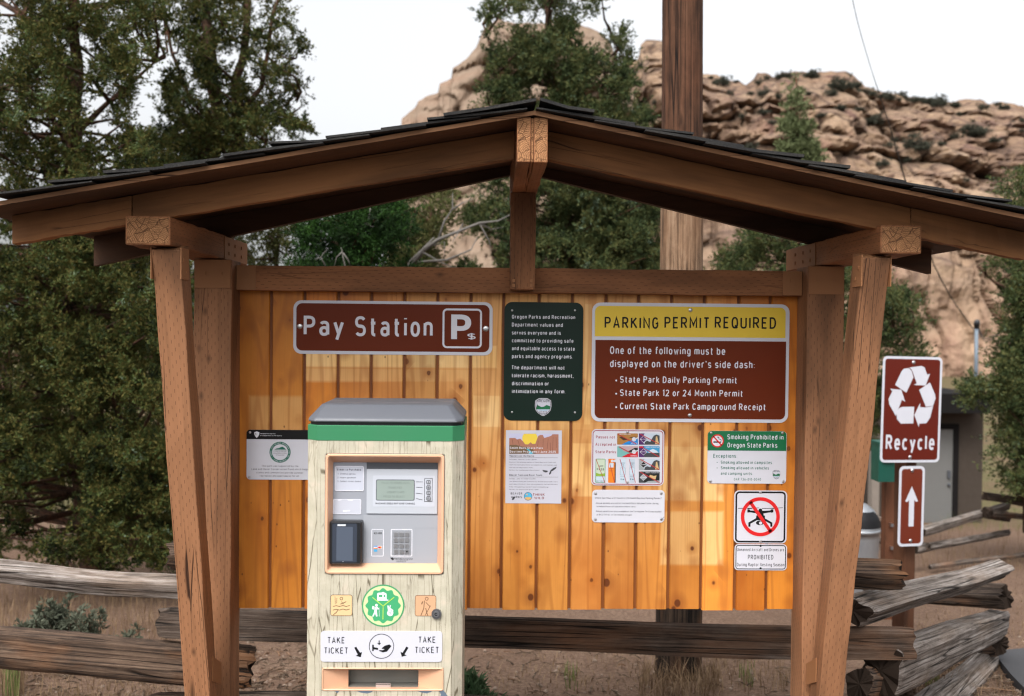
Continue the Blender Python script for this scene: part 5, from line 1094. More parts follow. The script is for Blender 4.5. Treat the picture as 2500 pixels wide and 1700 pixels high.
tree('juniper_tree', 'big dark juniper at the far left, dense down to the rail fence', (190, 1400),
     [([(-90, 540), (-90, 1330), (60, 1300), (90, 1140), (190, 1130), (210, 1330), (300, 1370), (440, 1340), (430, 1150), (405, 950), (420, 640), (470, 560)], 1000), ([(-90, -80), (330, -80), (400, -40), (440, 60), (330, 160), (300, 260), (330, 330), (470, 410), (330, 470), (-90, 540), (-90, 170), (30, 150), (60, 90), (-90, 60)], 470), ([(-90, 1320), (430, 1330), (430, 1400), (-90, 1390)], 40)],
     9.6, 1.3, .15, LS, M_JUN, [([(215, 1420), (205, 1200), (180, 800), (172, 600), (180, 330), (190, 150), (165, -80)], .11, .045), ([(178, 380), (130, 290), (60, 200)], .03, .015), ([(180, 250), (110, 60), (60, 40)], .022, .01), ([(190, 320), (290, 230), (380, 150)], .03, .012), ([(200, 1150), (100, 1120), (20, 1000)], .03, .012), ([(200, 1000), (300, 1050), (380, 1150)], .03, .012)], limb_every=4)
tree('juniper_tree', 'tall thin juniper with bare reddish trunks against the sky, left of the ridge', (540, 1350),
     [([(400, -80), (600, -80), (600, 60), (560, 120), (470, 140), (400, 60)], 80), ([(600, -80), (760, -80), (700, 30), (735, 80), (690, 140), (610, 110)], 22), ([(400, 200), (500, 130), (560, 190), (520, 330), (400, 330)], 75), ([(560, 230), (640, 170), (700, 180), (740, 230), (750, 320), (660, 370), (540, 420), (470, 440)], 95), ([(330, 320), (520, 300), (530, 430), (350, 470)], 95), ([(600, 100), (735, 60), (745, 320), (600, 330)], 24)],
     11.2, .9, .15, (12, 20, .04, .0078), M_JUN, [([(520, 1400), (520, 900), (522, 420), (528, 240), (508, 120), (490, -80)], .1, .055), ([(545, 700), (574, 380), (572, 200), (602, 90), (595, -80)], .07, .035), ([(580, 420), (600, 260), (640, 215), (655, 130), (664, 40), (700, -60)], .035, .015), ([(610, 270), (640, 250), (700, 290), (735, 260)], .016, .008), ([(525, 300), (470, 250), (420, 130), (400, 40)], .03, .012), ([(640, 420), (650, 330), (690, 260), (735, 225)], .02, .006), ([(655, 140), (690, 170), (730, 110)], .012, .006)], limb_every=3)
tree('juniper_tree', 'blue green juniper rising behind the shelter ridge, topping the cliff', (1390, 1200),
     [([(1215, -60), (1460, -80), (1460, 0), (1400, 50), (1270, 50), (1225, 20)], 34), ([(1290, 40), (1420, 40), (1450, 120), (1500, 200), (1530, 260), (1540, 310), (1235, 310), (1235, 200), (1260, 120)], 210), ([(1175, 190), (1235, 190), (1230, 310), (1185, 290)], 9), ([(1185, 120), (1250, 120), (1250, 180), (1190, 170)], 8), ([(1500, 70), (1520, 80), (1545, 200), (1580, 300), (1530, 330), (1490, 200)], 34), ([(1175, 20), (1200, 0), (1215, 60), (1180, 70)], 6), ([(1440, -20), (1475, -20), (1465, 60), (1445, 70)], 6), ([(1165, 430), (1610, 430), (1610, 700), (1120, 700)], 520)],
     13.5, 1.2, .19, (13, 22, .048, .0088), M_JUNB, [([(1370, 1250), (1375, 800), (1380, 500), (1350, 250), (1340, 60), (1330, -60)], .13, .03), ([(1235, 300), (1215, 180), (1180, 60)], .03, .012), ([(1440, 300), (1470, 200), (1510, 120)], .03, .012)])
tree('juniper_bush', 'dense bright dark green bush framed under the left roof slope', (880, 1300), [([(740, 560), (880, 490), (960, 480), (1005, 560), (1000, 650), (990, 720), (740, 720), (725, 640)], 150)], 9.8, .8, .19, (14, 20, .036, .0075), M_VIVID, [([(860, 1300), (860, 800), (870, 560)], .06, .02)], cat='bush')
tree('juniper_bush', 'loose olive green bush right of the dark green bush, behind dead branches', (1050, 1300), [([(960, 500), (1060, 450), (1100, 470), (1090, 560), (1060, 600), (1000, 680), (950, 700)], 80), ([(1000, 640), (1100, 650), (1090, 720), (990, 720)], 20)], 12.5, .7, .22, (10, 13, .06, .01), M_OLIVE, [([(1040, 1300), (1040, 800), (1050, 480)], .05, .02)], cat='bush')
tree('juniper_bush', 'thin brownish green bush beside the left crossbeam under the roof', (670, 1300), [([(590, 560), (700, 530), (745, 560), (760, 720), (590, 720)], 55)], 11.5, .7, .2, (8, 12, .06, .009), M_OLIVE, [([(660, 1300), (665, 800), (680, 560)], .05, .02), ([(672, 640), (685, 590), (680, 530)], .015, .006)], cat='bush')
# conical young conifer
def cone(px0, py0, py1, hw): return [(px0, py0), (px0 + hw * .16, py0 + 60), (px0 + hw * .35, py0 + 240), (px0 + hw, py1), (px0 - hw * .62, py1), (px0 - hw * .3, py0 + 240), (px0 - hw * .13, py0 + 60)]
tree('young_conifer', 'pale green pointed conifer on the right, standing before the cliff', (1945, 1250), [([(1943, 178), (1955, 230), (1970, 300), (1990, 420), (1905, 420), (1915, 320), (1928, 240)], 62), ([(1905, 320), (1985, 320), (2040, 440), (1855, 440)], 60)], 17, .4, .16, (10, 13, .075, .0125), M_YOUNG, [([(1950, 1250), (1948, 600), (1944, 190)], .09, .012)], cat='conifer', limb_every=2)
tree('juniper_tree', 'green juniper behind the right post, seen around the leaning brace', (2010, 1250), [([(1760, 640), (1830, 560), (1900, 540), (1990, 580), (2010, 700), (1740, 700)], 95), ([(2060, 620), (2130, 630), (2190, 690), (2250, 760), (2250, 860), (2270, 930), (2150, 960), (2060, 1000), (1960, 900), (1960, 650)], 190), ([(2060, 950), (2170, 940), (2150, 1130), (2080, 1100)], 30)], 14.2, .9, .24, (13, 20, .052, .0095), M_JUNB, [([(2060, 1300), (2050, 900), (2000, 600)], .1, .03), ([(2050, 900), (2150, 820), (2230, 800)], .03, .01)])
tree('juniper_tree', 'dark juniper at the far right edge beside the metal mast', (2490, 1300), [([(2470, 445), (2560, 400), (2600, 520), (2480, 540)], 26), ([(2435, 630), (2475, 600), (2640, 560), (2660, 1120), (2530, 1110), (2480, 1080), (2445, 1010), (2435, 960), (2465, 810), (2490, 760), (2440, 690)], 420), ([(2430, 1080), (2620, 1080), (2640, 1230), (2500, 1220)], 60), ([(2380, 880), (2385, 890), (2400, 980), (2365, 970)], 10)], 13, .9, .25, (14, 20, .05, .0095), M_JUNB, [([(2520, 1300), (2515, 900), (2500, 450)], .12, .03), ([(2515, 800), (2440, 700), (2385, 650)], .03, .01)])
tree('juniper_tree', 'dim juniper standing farther back behind the big left juniper', (330, 1280), [([(-100, 620), (560, 560), (560, 900), (560, 1330), (300, 1350), (200, 1280), (-100, 1150)], 420)], 15.5, 1.0, .3, (12, 15, .08, .015), M_JUN, [([(330, 1330), (320, 900), (300, 600)], .12, .03)])
# dead branches
g = Geo(); Yd = 10.8
def br(pts, r): 
    q = [P(x, y, Yd + z) for x, y, z in pts]; g.tube(q, [r * .55 * (1 - .8 * i / (len(q) - 1)) for i in range(len(q))], 6)
br([(985, 680, .3), (1035, 610, .1), (1070, 585, 0), (1120, 565, -.1), (1170, 545, -.1), (1215, 540, 0), (1245, 525, .1)], .055); br([(985, 1250, .3), (1000, 900, .3), (1000, 640, .3), (1060, 580, .2)], .07)
br([(1070, 585, 0), (1085, 540, 0), (1105, 510, 0), (1105, 470, .1)], .026); br([(1100, 515, 0), (1130, 495, 0), (1155, 486, .1)], .018); br([(1120, 565, -.1), (1130, 545, 0), (1128, 590, 0)], .016); br([(1170, 545, -.1), (1195, 590, 0), (1200, 620, 0)], .018); br([(1060, 600, 0), (1085, 590, -.1), (1085, 640, 0)], .018); br([(1020, 640, .1), (1090, 635, 0), (1150, 610, 0), (1165, 580, .1)], .03); br([(1030, 615, .1), (1075, 640, .1), (1120, 660, .1)], .022); br([(1170, 545, -.1), (1200, 560, 0), (1230, 555, 0)], .016); br([(1120, 566, -.1), (1105, 590, -.2), (1120, 600, -.1)], .012)
o = g.obj('dead_branches', M_TWIG, origin=(P(985, 1250, 11).x, 11, gz(-1, 11)), smooth=True); tag(o, 'bare grey dead branches reaching right under the roof peak', 'dead tree')
def snag(label, lines, Y):
    global g, Yd; g = Geo(); Yd = Y
    for pts, r in lines: br([(x, y, 0) for x, y in pts], r)
    o = g.obj('dead_twig', M_TWIG, origin=P(lines[0][0][0][0], lines[0][0][0][1], Y), smooth=True); tag(o, label, 'dead twig')
snag('small forked white twig high in the dark green bush', [([(905, 506), (900, 535), (890, 550), (885, 555)], .014), ([(895, 545), (910, 555), (905, 566)], .009), ([(893, 548), (922, 555)], .007), ([(888, 552), (882, 552)], .006)], 9.1)
snag('white forked twigs just above the header beam, in the dark green bush', [([(845, 660), (838, 630), (835, 612), (832, 604)], .016), ([(836, 615), (822, 628), (815, 655)], .012), ([(838, 618), (850, 635), (855, 648)], .012), ([(795, 650), (783, 628), (800, 607)], .012), ([(783, 628), (768, 635)], .007)], 8.9)
# scrub on the cliff
scr = []
SM = []
for k in range(3):
    c = [(random.gauss(0, .32), random.gauss(0, .3), .34 + abs(random.gauss(0, .26))) for _ in range(26)]
    V = leaves(c, .28, 9, 12, .10, .03); SM.append(V)
spots = [(1650 + x / 2.633, y / 2.633, s / 2.633) for x, y, s in ((290, 530, 75), (560, 600, 70), (570, 720, 60), (650, 620, 45), (430, 745, 50), (940, 740, 55), (1040, 540, 95), (1130, 580, 70), (1180, 700, 45), (540, 530, 45), (1530, 930, 125), (1930, 840, 130), (1330, 1050, 55), (1890, 1040, 45), (1830, 730, 45), (1670, 650, 80), (1460, 610, 45), (1250, 600, 35), (1560, 640, 40), (2225, 790, 60), (1060, 690, 60), (870, 480, 60), (670, 490, 50), (385, 525, 30), (1860, 1160, 40), (760, 640, 50), (850, 600, 40), (1350, 608, 35), (1790, 880, 45), (2050, 900, 60), (1000, 600, 60), (350, 600, 40), (480, 600, 40), (620, 790, 45), (1500, 1030, 45), (2100, 690, 35), (700, 720, 35), (1400, 900, 40))] + [(random.uniform(1730, 2500), random.uniform(210, 480), random.choice((12, 16, 22, 30, 38))) for _ in range(12)] + [(x, interp(SKY_R, x) + 6, random.choice((12, 18, 24))) for x in (1735, 1760, 1870, 1900, 1925, 1980, 2090, 2110, 2125, 2150, 2165, 2180, 2195, 2215, 2240, 2260, 2275, 2290, 2330, 2400, 2450)] + [(1567, 160, 18), (1600, 250, 14), (1545, 178, 14), (2300, 350, 16), (2230, 330, 14), (2440, 470, 14), (2395, 420, 16)]
shm = []
for i, (px, py, s) in enumerate(spots):
    d = ray(px, py + s * .35).normalized(); hit = BV.ray_cast(EYE, d)
    if hit[0] is None:
        hit = BV.ray_cast(EYE, ray(px, py + s * .35 + 10).normalized())
        if hit[0] is None: continue
    w = s * hit[0].y / F
    if len(shm) < 3:
        V = SM[len(shm)]; o = mk_np('cliff_shrub', V, np.arange(len(V)), 4, M_SCRUB, None, (0, 0, 0)); shm.append(o)
    else:
        o = shm[i % 3].copy(); COL.objects.link(o)
    o.location = hit[0] - Vector((0, 0, w * .15)); o.scale = (w * 1.05, w * 1.05, w * .85); o.rotation_euler.z = random.uniform(0, 6.28)
    tag(o, 'dark grey green shrub dotted on the tan cliff', 'shrub', 'shrubs dotted over the cliff')
# ------------------------------------------------------------------ utility pole, wire, mast
YP = 5.95
pb = PG(1660, 1650); pole = empty('utility_pole', (P(1661, 1600, YP).x, YP, gz(0, YP)), 'round dark red brown utility pole, bleached lower down, behind the shelter', 'utility pole')
def polepart(name, px0, py0, px1, py1, r, mat, wob=.004):
    a, b = P(px0, py0, YP), P(px1, py1, YP); L = (b - a).length; bm = bmesh.new(); nn = 40; K = 30; rings = []
    for i in range(K + 1):
        rg = []
        for j in range(nn):
            t = 2 * math.pi * j / nn; rr = r * (1 + .02 * noise.noise(Vector((math.cos(t) * 4, math.sin(t) * 4, i * .05))))
            for gk in (.7, 2.2, 3.55, 4.4, 5.3, 4.9): rr -= .006 * math.exp(-((t - gk - .03 * noise.noise(Vector((i * .2, gk, 0)))) / .035) ** 2)
            rg.append(bm.verts.new((L * i / K, rr * math.cos(t), rr * math.sin(t))))
        rings.append(rg)
    for i in range(K):
        for j in range(nn): bm.faces.new((rings[i][j], rings[i + 1][j], rings[i + 1][(j + 1) % nn], rings[i][(j + 1) % nn]))
    bm.faces.new(rings[0]); bm.faces.new(rings[-1][::-1]); bmesh.ops.recalc_face_normals(bm, faces=bm.faces)
    me = bpy.data.meshes.new(name); bm.to_mesh(me); bm.free(); me.materials.append(mat); me.polygons.foreach_set('use_smooth', [True] * len(me.polygons))
    o = bpy.data.objects.new(name, me); COL.objects.link(o); o.parent = pole
    d = (b - a).normalized(); s = Vector((0, 1, 0)); s = (s - d * s.dot(d)).normalized(); u = d.cross(s)
    mw = Matrix((d, s, u)).transposed().to_4x4(); mw.translation = a - ORIG[pole.name]; o.matrix_local = mw; return o
rp = 49.5 * YP / F
polepart('shaft', 1665, 420, 1668, -420, rp, M_POLE); polepart('bleached_shaft', 1659, 1330, 1665, 419, rp * 1.05, M_POLE_PALE); polepart('butt', 1656, 1690, 1659, 1331, rp * 1.15, m_weathered('dark_butt', (.012, .008, .006), (.04, .026, .018), (.11, .075, .05)))
g = Geo(); w = [(2070, -60, 9.5), (2085, 30, 10.2), (2120, 150, 11.5), (2150, 240, 12.6), (2180, 330, 14), (2210, 442, 15.6), (2240, 550, 17.2), (2282, 655, 19), (2320, 730, 20.6), (2378, 806, 22.9)]
pts = [P(*q) for q in w]; P2 = []
for i in range(len(pts) - 1):
    a = pts[max(i - 1, 0)]; b = pts[i]; c = pts[i + 1]; d = pts[min(i + 2, len(pts) - 1)]
    for j in range(8):
        t = j / 8; P2.append(.5 * ((2 * b) + (c - a) * t + (2 * a - 5 * b + 4 * c - d) * t * t + (3 * b - a - 3 * c + d) * t ** 3))
P2.append(pts[-1])
for _ in range(60): P2 = [P2[0]] + [P2[i - 1] * .25 + P2[i] * .5 + P2[i + 1] * .25 for i in range(1, len(P2) - 1)] + [P2[-1]]
rr = [.0035 + .009 * min(1, max(0, (i - 18) / 25)) for i in range(len(P2))]
g.tube(P2, rr, 7); h2 = Geo()
o = g.obj('overhead_cable', new_mat('cable_black', (.02, .02, .022), .6), origin=pts[-1]); tag(o, 'thin black overhead cable swooping down to the grey mast', 'cable')
ma = P(2384, 806, 23); mast = empty('service_mast', (ma.x, ma.y, P(2384, 965, 23).z), 'grey metal service mast with black weatherhead above the hut roof', 'mast')
g = Geo(); g.tube([P(2381, 1010, 23), P(2383, 900, 23), P(2384, 795, 23)], .045, 10); g.obj('mast_pipe', new_mat('mast_grey', (.12, .15, .18), .5, .5, .3), mast, smooth=True)
g = Geo(); g.tube([P(2384, 800, 23), P(2385, 790, 22.95), P(2386, 783, 22.9)], [.06, .075, .05], 10); g.obj('weatherhead', M_TABLET, mast, smooth=True)
g = Geo()
for s in (0, 6): g.tube([P(2388, 792, 23), P(2394, 815 + s, 23), P(2406, 828 + s, 23), P(2424, 822 + s, 23), P(2440, 815, 23)], .012, 5)
g.obj('drip_loop', M_TABLET, mast)

# ------------------------------------------------------------------ hut
YH = 22.0; hx0, hx1 = P(2128, 1150, YH).x, P(2398.5, 1150, YH).x; hz0 = gz(0, YH) - .1; hz1 = P(2330, 1000, YH).z
hut = empty('restroom_hut', ((hx0 + hx1) / 2, YH, gz(0, YH)), 'small taupe hut with dark flat roof and pale door behind the recycle sign', 'hut')
M_HUT = m_sign('taupe_wall', (.05, .039, .031), .85, .15, .12); M_HUTROOF = new_mat('dark_roof', (.008, .007, .007), .85, .1)
g = Geo(); g.box(hx0 + .12, hx1, YH, YH + 3, hz0, hz1); g.obj('wall', M_HUT, hut)
g = Geo(); g.box(hx0, hx0 + .17, YH - .03, YH + .2, hz0, hz1); g.obj('corner_post', m_sign('pale_post', (.2, .17, .145), .8, .2, .1), hut)
g = Geo(); rx0, rx1 = hx0 - .35, P(2420, 980, YH - .7).x; za, zc = P(2340, 1009, YH - .7).z, P(2340, 962, YH - .7).z
g.add([(rx0, YH - .7, za), (rx1, YH - .7, za), (rx1, YH + 3.4, za), (rx0, YH + 3.4, za), (rx0, YH - .7, zc), (rx1, YH - .7, zc), (rx1, YH + 3.4, zc), (rx0, YH + 3.4, zc)], [(0, 1, 5, 4), (1, 2, 6, 5), (2, 3, 7, 6), (3, 0, 4, 7), (4, 5, 6, 7), (3, 2, 1, 0)]); g.obj('roof', M_HUTROOF, hut)
dx0, dx1 = P(2222, 1150, YH).x, P(2324.5, 1150, YH).x; dz1 = P(2300, 1048, YH).z; dz0 = P(2300, 1289, YH).z
g = Geo(); g.box(dx0, dx1, YH - .02, YH - .001, dz0, dz1); dr = g.obj('door', m_sign('pale_door', (.125, .124, .12), .5, .3, .04), hut)
g = Geo(); t_ = .12
g.box(dx1, dx1 + t_, YH - .05, YH - .0005, dz0, dz1 + t_); g.box(dx0 - t_, dx0, YH - .05, YH - .0005, dz0, dz1 + t_); g.box(dx0, dx1, YH - .05, YH - .0005, dz1, dz1 + t_); g.obj('door_frame', M_HUTROOF, hut)
g = Geo(); a = P(2316, 1160, YH - .03)
g.box(a.x - .03, a.x + .03, YH - .07, YH - .02, a.z - .07, a.z + .1); g.lathe((a.x, YH - .06, P(2316, 1183, YH).z), [(0.001, -.035), (.03, -.02), (.035, 0), (.03, .02), (.001, .035)], 10); g.obj('door_lock', M_CONSD, dr)

# ------------------------------------------------------------------ split rails
def log(name, p0, p1, h0, h1, parent, mat, seed, wf=.75, sag=0):
    p0, p1 = Vector(p0), Vector(p1); d = p1 - p0; L = d.length; d.normalize(); u = (Vector((0, 0, 1)) - d * d.z).normalized(); s = u.cross(d)
    rs = random.Random(seed); k = 28; prof = []
    tw = rs.uniform(-.06, .06); nc = rs.choice((4, 5, 5)); a0 = rs.uniform(0, 6.28)
    cor = sorted(a0 + 2 * math.pi * (i + rs.uniform(-.16, .16)) / nc for i in range(nc)); cr = [rs.uniform(.95, 1.12) for _ in cor]
    cp = [Vector((math.cos(a) * r, math.sin(a) * r)) for a, r in zip(cor, cr)]
    for j in range(k):
        f = j / k * nc; i = int(f); q = cp[i % nc].lerp(cp[(i + 1) % nc], f - i); t = math.atan2(q.y, q.x); prof.append((t, q.length * (.93 if abs(f - round(f)) < .05 else 1) * rs.uniform(.9, 1.06)))
    hh_ = max(abs(math.sin(t) * r) for t, r in prof); ww_ = max(abs(math.cos(t) * r) for t, r in prof); prof = [(math.cos(t) * r / ww_, math.sin(t) * r / hh_) for t, r in prof]
    K = 64; bm = bmesh.new(); rings = []
    for i in range(K + 1):
        f = i / K; h = (h0 + (h1 - h0) * f) / 2; endf = 1 if 0 < i < K else .93; rg = []
        oy = .012 * noise.noise(Vector((f * 3.1, seed, 0))); oz = .018 * noise.noise(Vector((f * 2.2, seed, 5))) - sag * 4 * f * (1 - f)
        for px_, py_ in prof:
            t = math.atan2(py_, px_); n1 = 1 + .035 * noise.noise(Vector((math.cos(t) * 1.5, math.sin(t) * 1.5, f * 4 + seed))) +   .035 * noise.noise(Vector((math.cos(t) * 5, math.sin(t) * 5, f * 5 + seed * 2))) + .028 * noise.noise(Vector((math.cos(t) * 9, math.sin(t) * 9, f * 16 + seed)))
            ca, sa = math.cos(tw * f), math.sin(tw * f); qx, qy = px_ * ca - py_ * sa, px_ * sa + py_ * ca
            rg.append(bm.verts.new((L * f + (rs.uniform(-.02, .02) if i in (0, K) else 0), oy + qx * h * wf * n1 * endf, oz + qy * h * n1 * endf)))
        rings.append(rg)
    for i in range(K):
        for j in range(k): bm.faces.new((rings[i][j], rings[i + 1][j], rings[i + 1][(j + 1) % k], rings[i][(j + 1) % k]))
    for rg in (rings[0], rings[-1]):
        c = bm.verts.new(sum((v.co for v in rg), Vector()) / k)
        for j in range(k): bm.faces.new((rg[j], rg[(j + 1) % k], c)).material_index = 1
    bmesh.ops.recalc_face_normals(bm, faces=bm.faces); me = bpy.data.meshes.new(name); bm.to_mesh(me); bm.free(); me.materials.append(mat); me.materials.append(M_LOG_END)
    o = bpy.data.objects.new(name, me); COL.objects.link(o); o.parent = parent
    mw = Matrix((d, s, u)).transposed().to_4x4(); mw.translation = p0 - ORIG[parent.name]; o.matrix_local = mw; return o
fence = empty('split_rail_fence', (.2, 4.5, gz(0, 4.5)), 'weathered split rail fence zigzagging just behind the shelter', 'fence')
def rail(a, b, t0, t1, mat, seed, wf=.75, par=fence, sag=0):
    ya, yb = a[2], b[2]; return log('rail', P(*a), P(*b), t0 * ya / F, t1 * yb / F, par, mat, seed, wf, sag)
M_LOGL = m_weathered('light_split_cedar', (.07, .055, .045), (.2, .17, .15), (.45, .42, .4), (.24, .15, .09), .25)
M_LOGW = m_weathered('warm_split_cedar', (.035, .024, .018), (.10, .065, .045), (.24, .17, .12), (.3, .13, .05), .6)
rail((415, 1354, 4.5), (2198, 1404, 4.5), 82, 78, M_LOGW, 1, .8)
rail((391, 1521, 4.46), (2222, 1574, 4.46), 84, 92, M_LOG_DARK, 2, .8)
rail((360, 1738, 4.46), (1965, 1745, 4.46), 95, 95, M_LOG_DARK, 3, .8)
rail((-140, 1388, 4.8), (472, 1434, 4.55), 60, 66, M_LOGL, 4)
rail((-140, 1572, 4.25), (612, 1634, 4.5), 100, 108, M_LOGW, 5, .7)
rail((2078, 1492, 4.4), (2442, 1388, 5.9), 78, 46, M_LOGL, 6, 1.6)
rail((2150, 1640, 4.45), (2440, 1522, 6.2), 135, 66, M_LOGL, 7, .8)
rail((2215, 1790, 4.6), (2415, 1612, 6.3), 95, 52, M_LOGL, 8, 1.2)
rail((2120, 1440, 7.2), (2458, 1457, 6.0), 50, 66, M_LOG_DARK, 9)
rail((2180, 1585, 7.2), (2440, 1572, 6.1), 48, 68, M_LOG_DARK, 10)
rail((2100, 1672, 4.2), (2200, 1664, 5.6), 98, 80, M_LOGW, 11)
far = empty('split_rail_fence', (P(2350, 1350, 13).x, 13, gz(0, 13)), 'grey rail fence in the distance before the hut, on the right', 'fence')
for i, (a, b, t0, t1, m_) in enumerate((((2250, 1300, 11.5), (2460, 1236, 13.5), 27, 20, M_LOGL), ((2235, 1342, 11.5), (2462, 1300, 13.5), 24, 17, M_LOGL), ((2404, 1212, 12.8), (2560, 1236, 14), 22, 20, M_LOG_DARK), ((2420, 1255, 12.8), (2560, 1268, 14), 16, 14, M_LOG), ((2405, 1252, 12.7), (2462, 1262, 14), 30, 26, M_LOG_DARK), ((2080, 1268, 12.5), (2200, 1272, 12), 18, 18, M_LOG), ((2080, 1310, 12.5), (2270, 1336, 11.6), 18, 20, M_LOG), ((2270, 1385, 11.5), (2560, 1345, 13), 14, 12, M_LOG))):
    rail(a, b, t0, t1, m_, 30 + i, .8, far)

# ------------------------------------------------------------------ recycle signs on their post, box post, bin
YS = 7.1
def post(name, px, w_px, ytop, Y, ang, label, mat):
    c = P(px, 1300, Y); root = empty(name, (c.x, Y, gz(c.x, Y)), label, 'post'); w = w_px * Y / F; zt = P(px, ytop, Y).z
    o = timber('timber', (c.x, Y, gz(c.x, Y) - .3), (c.x, Y, zt), w, w, root, [mat, M_END]); o.rotation_euler.rotate_axis('X', ang) ; return root
M_POSTD = m_timber('sign_post_timber', (.075, .03, .014), wear=.6)
post('sign_post', 2208, 36, 905, YS + .08, R(28), 'dark brown square post carrying the recycle and arrow signs', M_POSTD)
bp_ = post('box_post', 2168, 25, 1090, 8.2, R(5), 'reddish brown post with bolts holding a green box', m_timber('red_post_timber', (.11, .042, .02), wear=.6))
g = Geo()
for y in (1282, 1338): c = P(2176, y, 8.14); g.box(c.x - .012, c.x + .012, 8.12, 8.18, c.z - .012, c.z + .012)
g.obj('bolt', M_STEEL, bp_)
gb = empty('dispenser_box', (P(2160, 1176, 8.05).x, 8.05, P(2160, 1176, 8.05).z), 'dark green dispenser box with cream edge mounted beside the recycle sign', 'box')
a, b_ = P(2142, 1176, 8.0), P(2184, 1085, 8.0); g = Geo(); g.box(a.x, b_.x, 7.98, 8.14, a.z, b_.z); g.box(a.x - .006, b_.x + .006, 7.97, 8.15, b_.z, b_.z + .02); g.obj('casing', m_sign('box_green', (.005, .065, .045), .45), gb)
c, d_ = P(2156, 1128, 7.96), P(2184, 1119, 7.96); g = Geo(); g.box(c.x, d_.x, 7.955, 7.9795, c.z, d_.z); g.obj('cream_strip', m_sign('cream', (.6, .55, .4), .5), gb)
def post_sign(name, cx, cy, W, H, px_w, px_h, frame, cxy, yaw, roll, label, slope):
    c = P(cx, cy, YS - .06); rot = Matrix.Rotation(yaw, 4, 'Z') @ Matrix.Rotation(roll, 4, 'Y')
    M = Matrix.Translation(c) @ rot
    kx, kz = W / px_w, H / px_h
    def m2(px, py):
        x = (px - frame[0]) * frame[2] - cxy[0]; y = (py - frame[1]) * frame[2] - cxy[1]; return (x * kx, -(y - slope * x) * kz)
    p = Panel(frame, m2, lambda u, w, l: tuple(M @ Vector((u, -l * .001, w)))); p.slabW = None
    p.c = c; return p
def H_(p, x0, y0, x1, y1): return p
# recycle sign
W, Hh = .482, .757; pxw, pxh = 443, 745; sl_ = .045
p = post_sign('recycle_sign', 2050 + 531 / 3.0385, 840 + 487 / 3.0385, W, Hh, pxw, pxh, fH, (531, 487), R(12), R(1.0), '', sl_)
def local_rect(p, u0, u1, w0, w1): return (u0, u1, w0, w1)
b = (-W / 2, W / 2, -Hh / 2, Hh / 2); p._slab(p.rr_pts(b, .035), 0, 2); M_WHITE2 = m_sign('sign_grey_white', (.46, .46, .505)); rs_ = p.obj('recycle_sign', M_WHITE2, None, p.c); tag(rs_, 'dark brown Recycle sign with white three arrow loop on the post', 'sign')
p._polyuw(p.rr_pts(inset(b, .018), .022), 2.6).obj('sign_face', M_RECBROWN, rs_)
for q in ([(403, 309), (448, 215), (465, 197), (500, 194), (522, 215), (538, 258), (488, 367)], [(505, 190), (595, 181), (618, 193), (640, 245), (661, 238), (630, 321), (542, 314), (563, 302), (540, 245), (522, 205)], [(583, 350), (662, 300), (703, 385), (709, 412), (692, 466), (637, 470)],
          [(553, 525), (594, 443), (594, 472), (640, 475), (692, 468), (672, 550), (645, 588), (593, 588), (590, 614)], [(437, 476), (462, 465), (550, 468), (548, 585), (455, 583), (425, 550), (421, 510)], [(366, 335), (450, 345), (482, 431), (457, 415), (416, 528), (365, 445), (358, 405), (385, 352)]): p.poly(q, 3.2)
p.text('Recycle', 348, 712, 664, 772, 3.2, .025).obj('lettering', M_WHITE2, rs_)
for x, y in ((536, 156), (531, 823)): p.dome(x, y, 13, .006, 3).obj('screw', M_STEEL, rs_)
W, Hh = .207, .575; p = post_sign('arrow_sign', 2050 + 530 / 3.0385, 840 + 1204 / 3.0385, W, Hh, 200, 570, fH, (530, 1204), R(12), R(0.6), '', .02)
b = (-W / 2, W / 2, -Hh / 2, Hh / 2); p._slab(p.rr_pts(b, .035), 0, 2); as_ = p.obj('arrow_sign', M_WHITE2, None, p.c); tag(as_, 'narrow brown sign with white arrow pointing up, below the Recycle sign', 'sign')
p._polyuw(p.rr_pts(inset(b, .019), .022), 2.6).obj('sign_face', m_sign('arrow_sign_brown', (.11, .016, .005), .4), as_)
p.poly([(530, 1062), (580, 1168), (568, 1174), (551, 1160), (551, 1348), (511, 1348), (511, 1160), (494, 1174), (481, 1166)], 3.2).obj('arrow', M_WHITE2, as_)
for y in (950, 1450): p.dome(530, y, 13, .006, 3).obj('screw', M_STEEL, as_)
# bin
YT2 = 9.5; c = P(2093, 1296, YT2); zr = c.z; zg = gz(c.x, YT2); r0 = 55 * YT2 / F
can = empty('trash_can', (c.x, YT2, zg), 'galvanised round trash can with domed lid and dark opening', 'trash can')
M_GALV = new_mat('galvanised', rough=.4, spec=.5, metal=.75); n = N(M_GALV); _c = n.coord('Object', (1, 1, .3)); n.color(n.mix(n.noise(_c, 14, 3), (.24, .25, .27), (.42, .44, .46)))
g = Geo(); prof = [(.001, 0), (r0 * .82, 0)]
for i in range(13):
    f = i / 12; prof.append((r0 * (.82 + .12 * f) * (1 + .03 * (i % 2)), (zr - zg) * f))
prof += [(r0 * 1.03, zr - zg), (r0 * 1.03, zr - zg + .03), (r0 * .97, zr - zg + .035)]; g.lathe((c.x, YT2, zg), prof, 40); g.obj('bin_body', M_GALV, can, smooth=True)
g = Geo(); g.lathe((c.x, YT2, zr + .035), [(r0 * 1.0, 0), (r0 * .98, .03), (r0 * .9, .1), (r0 * .7, .175), (r0 * .4, .225), (r0 * .12, .24), (.001, .243)], 40); g.obj('bin_lid', M_GALV, can, smooth=True)
g = Geo(); v = []
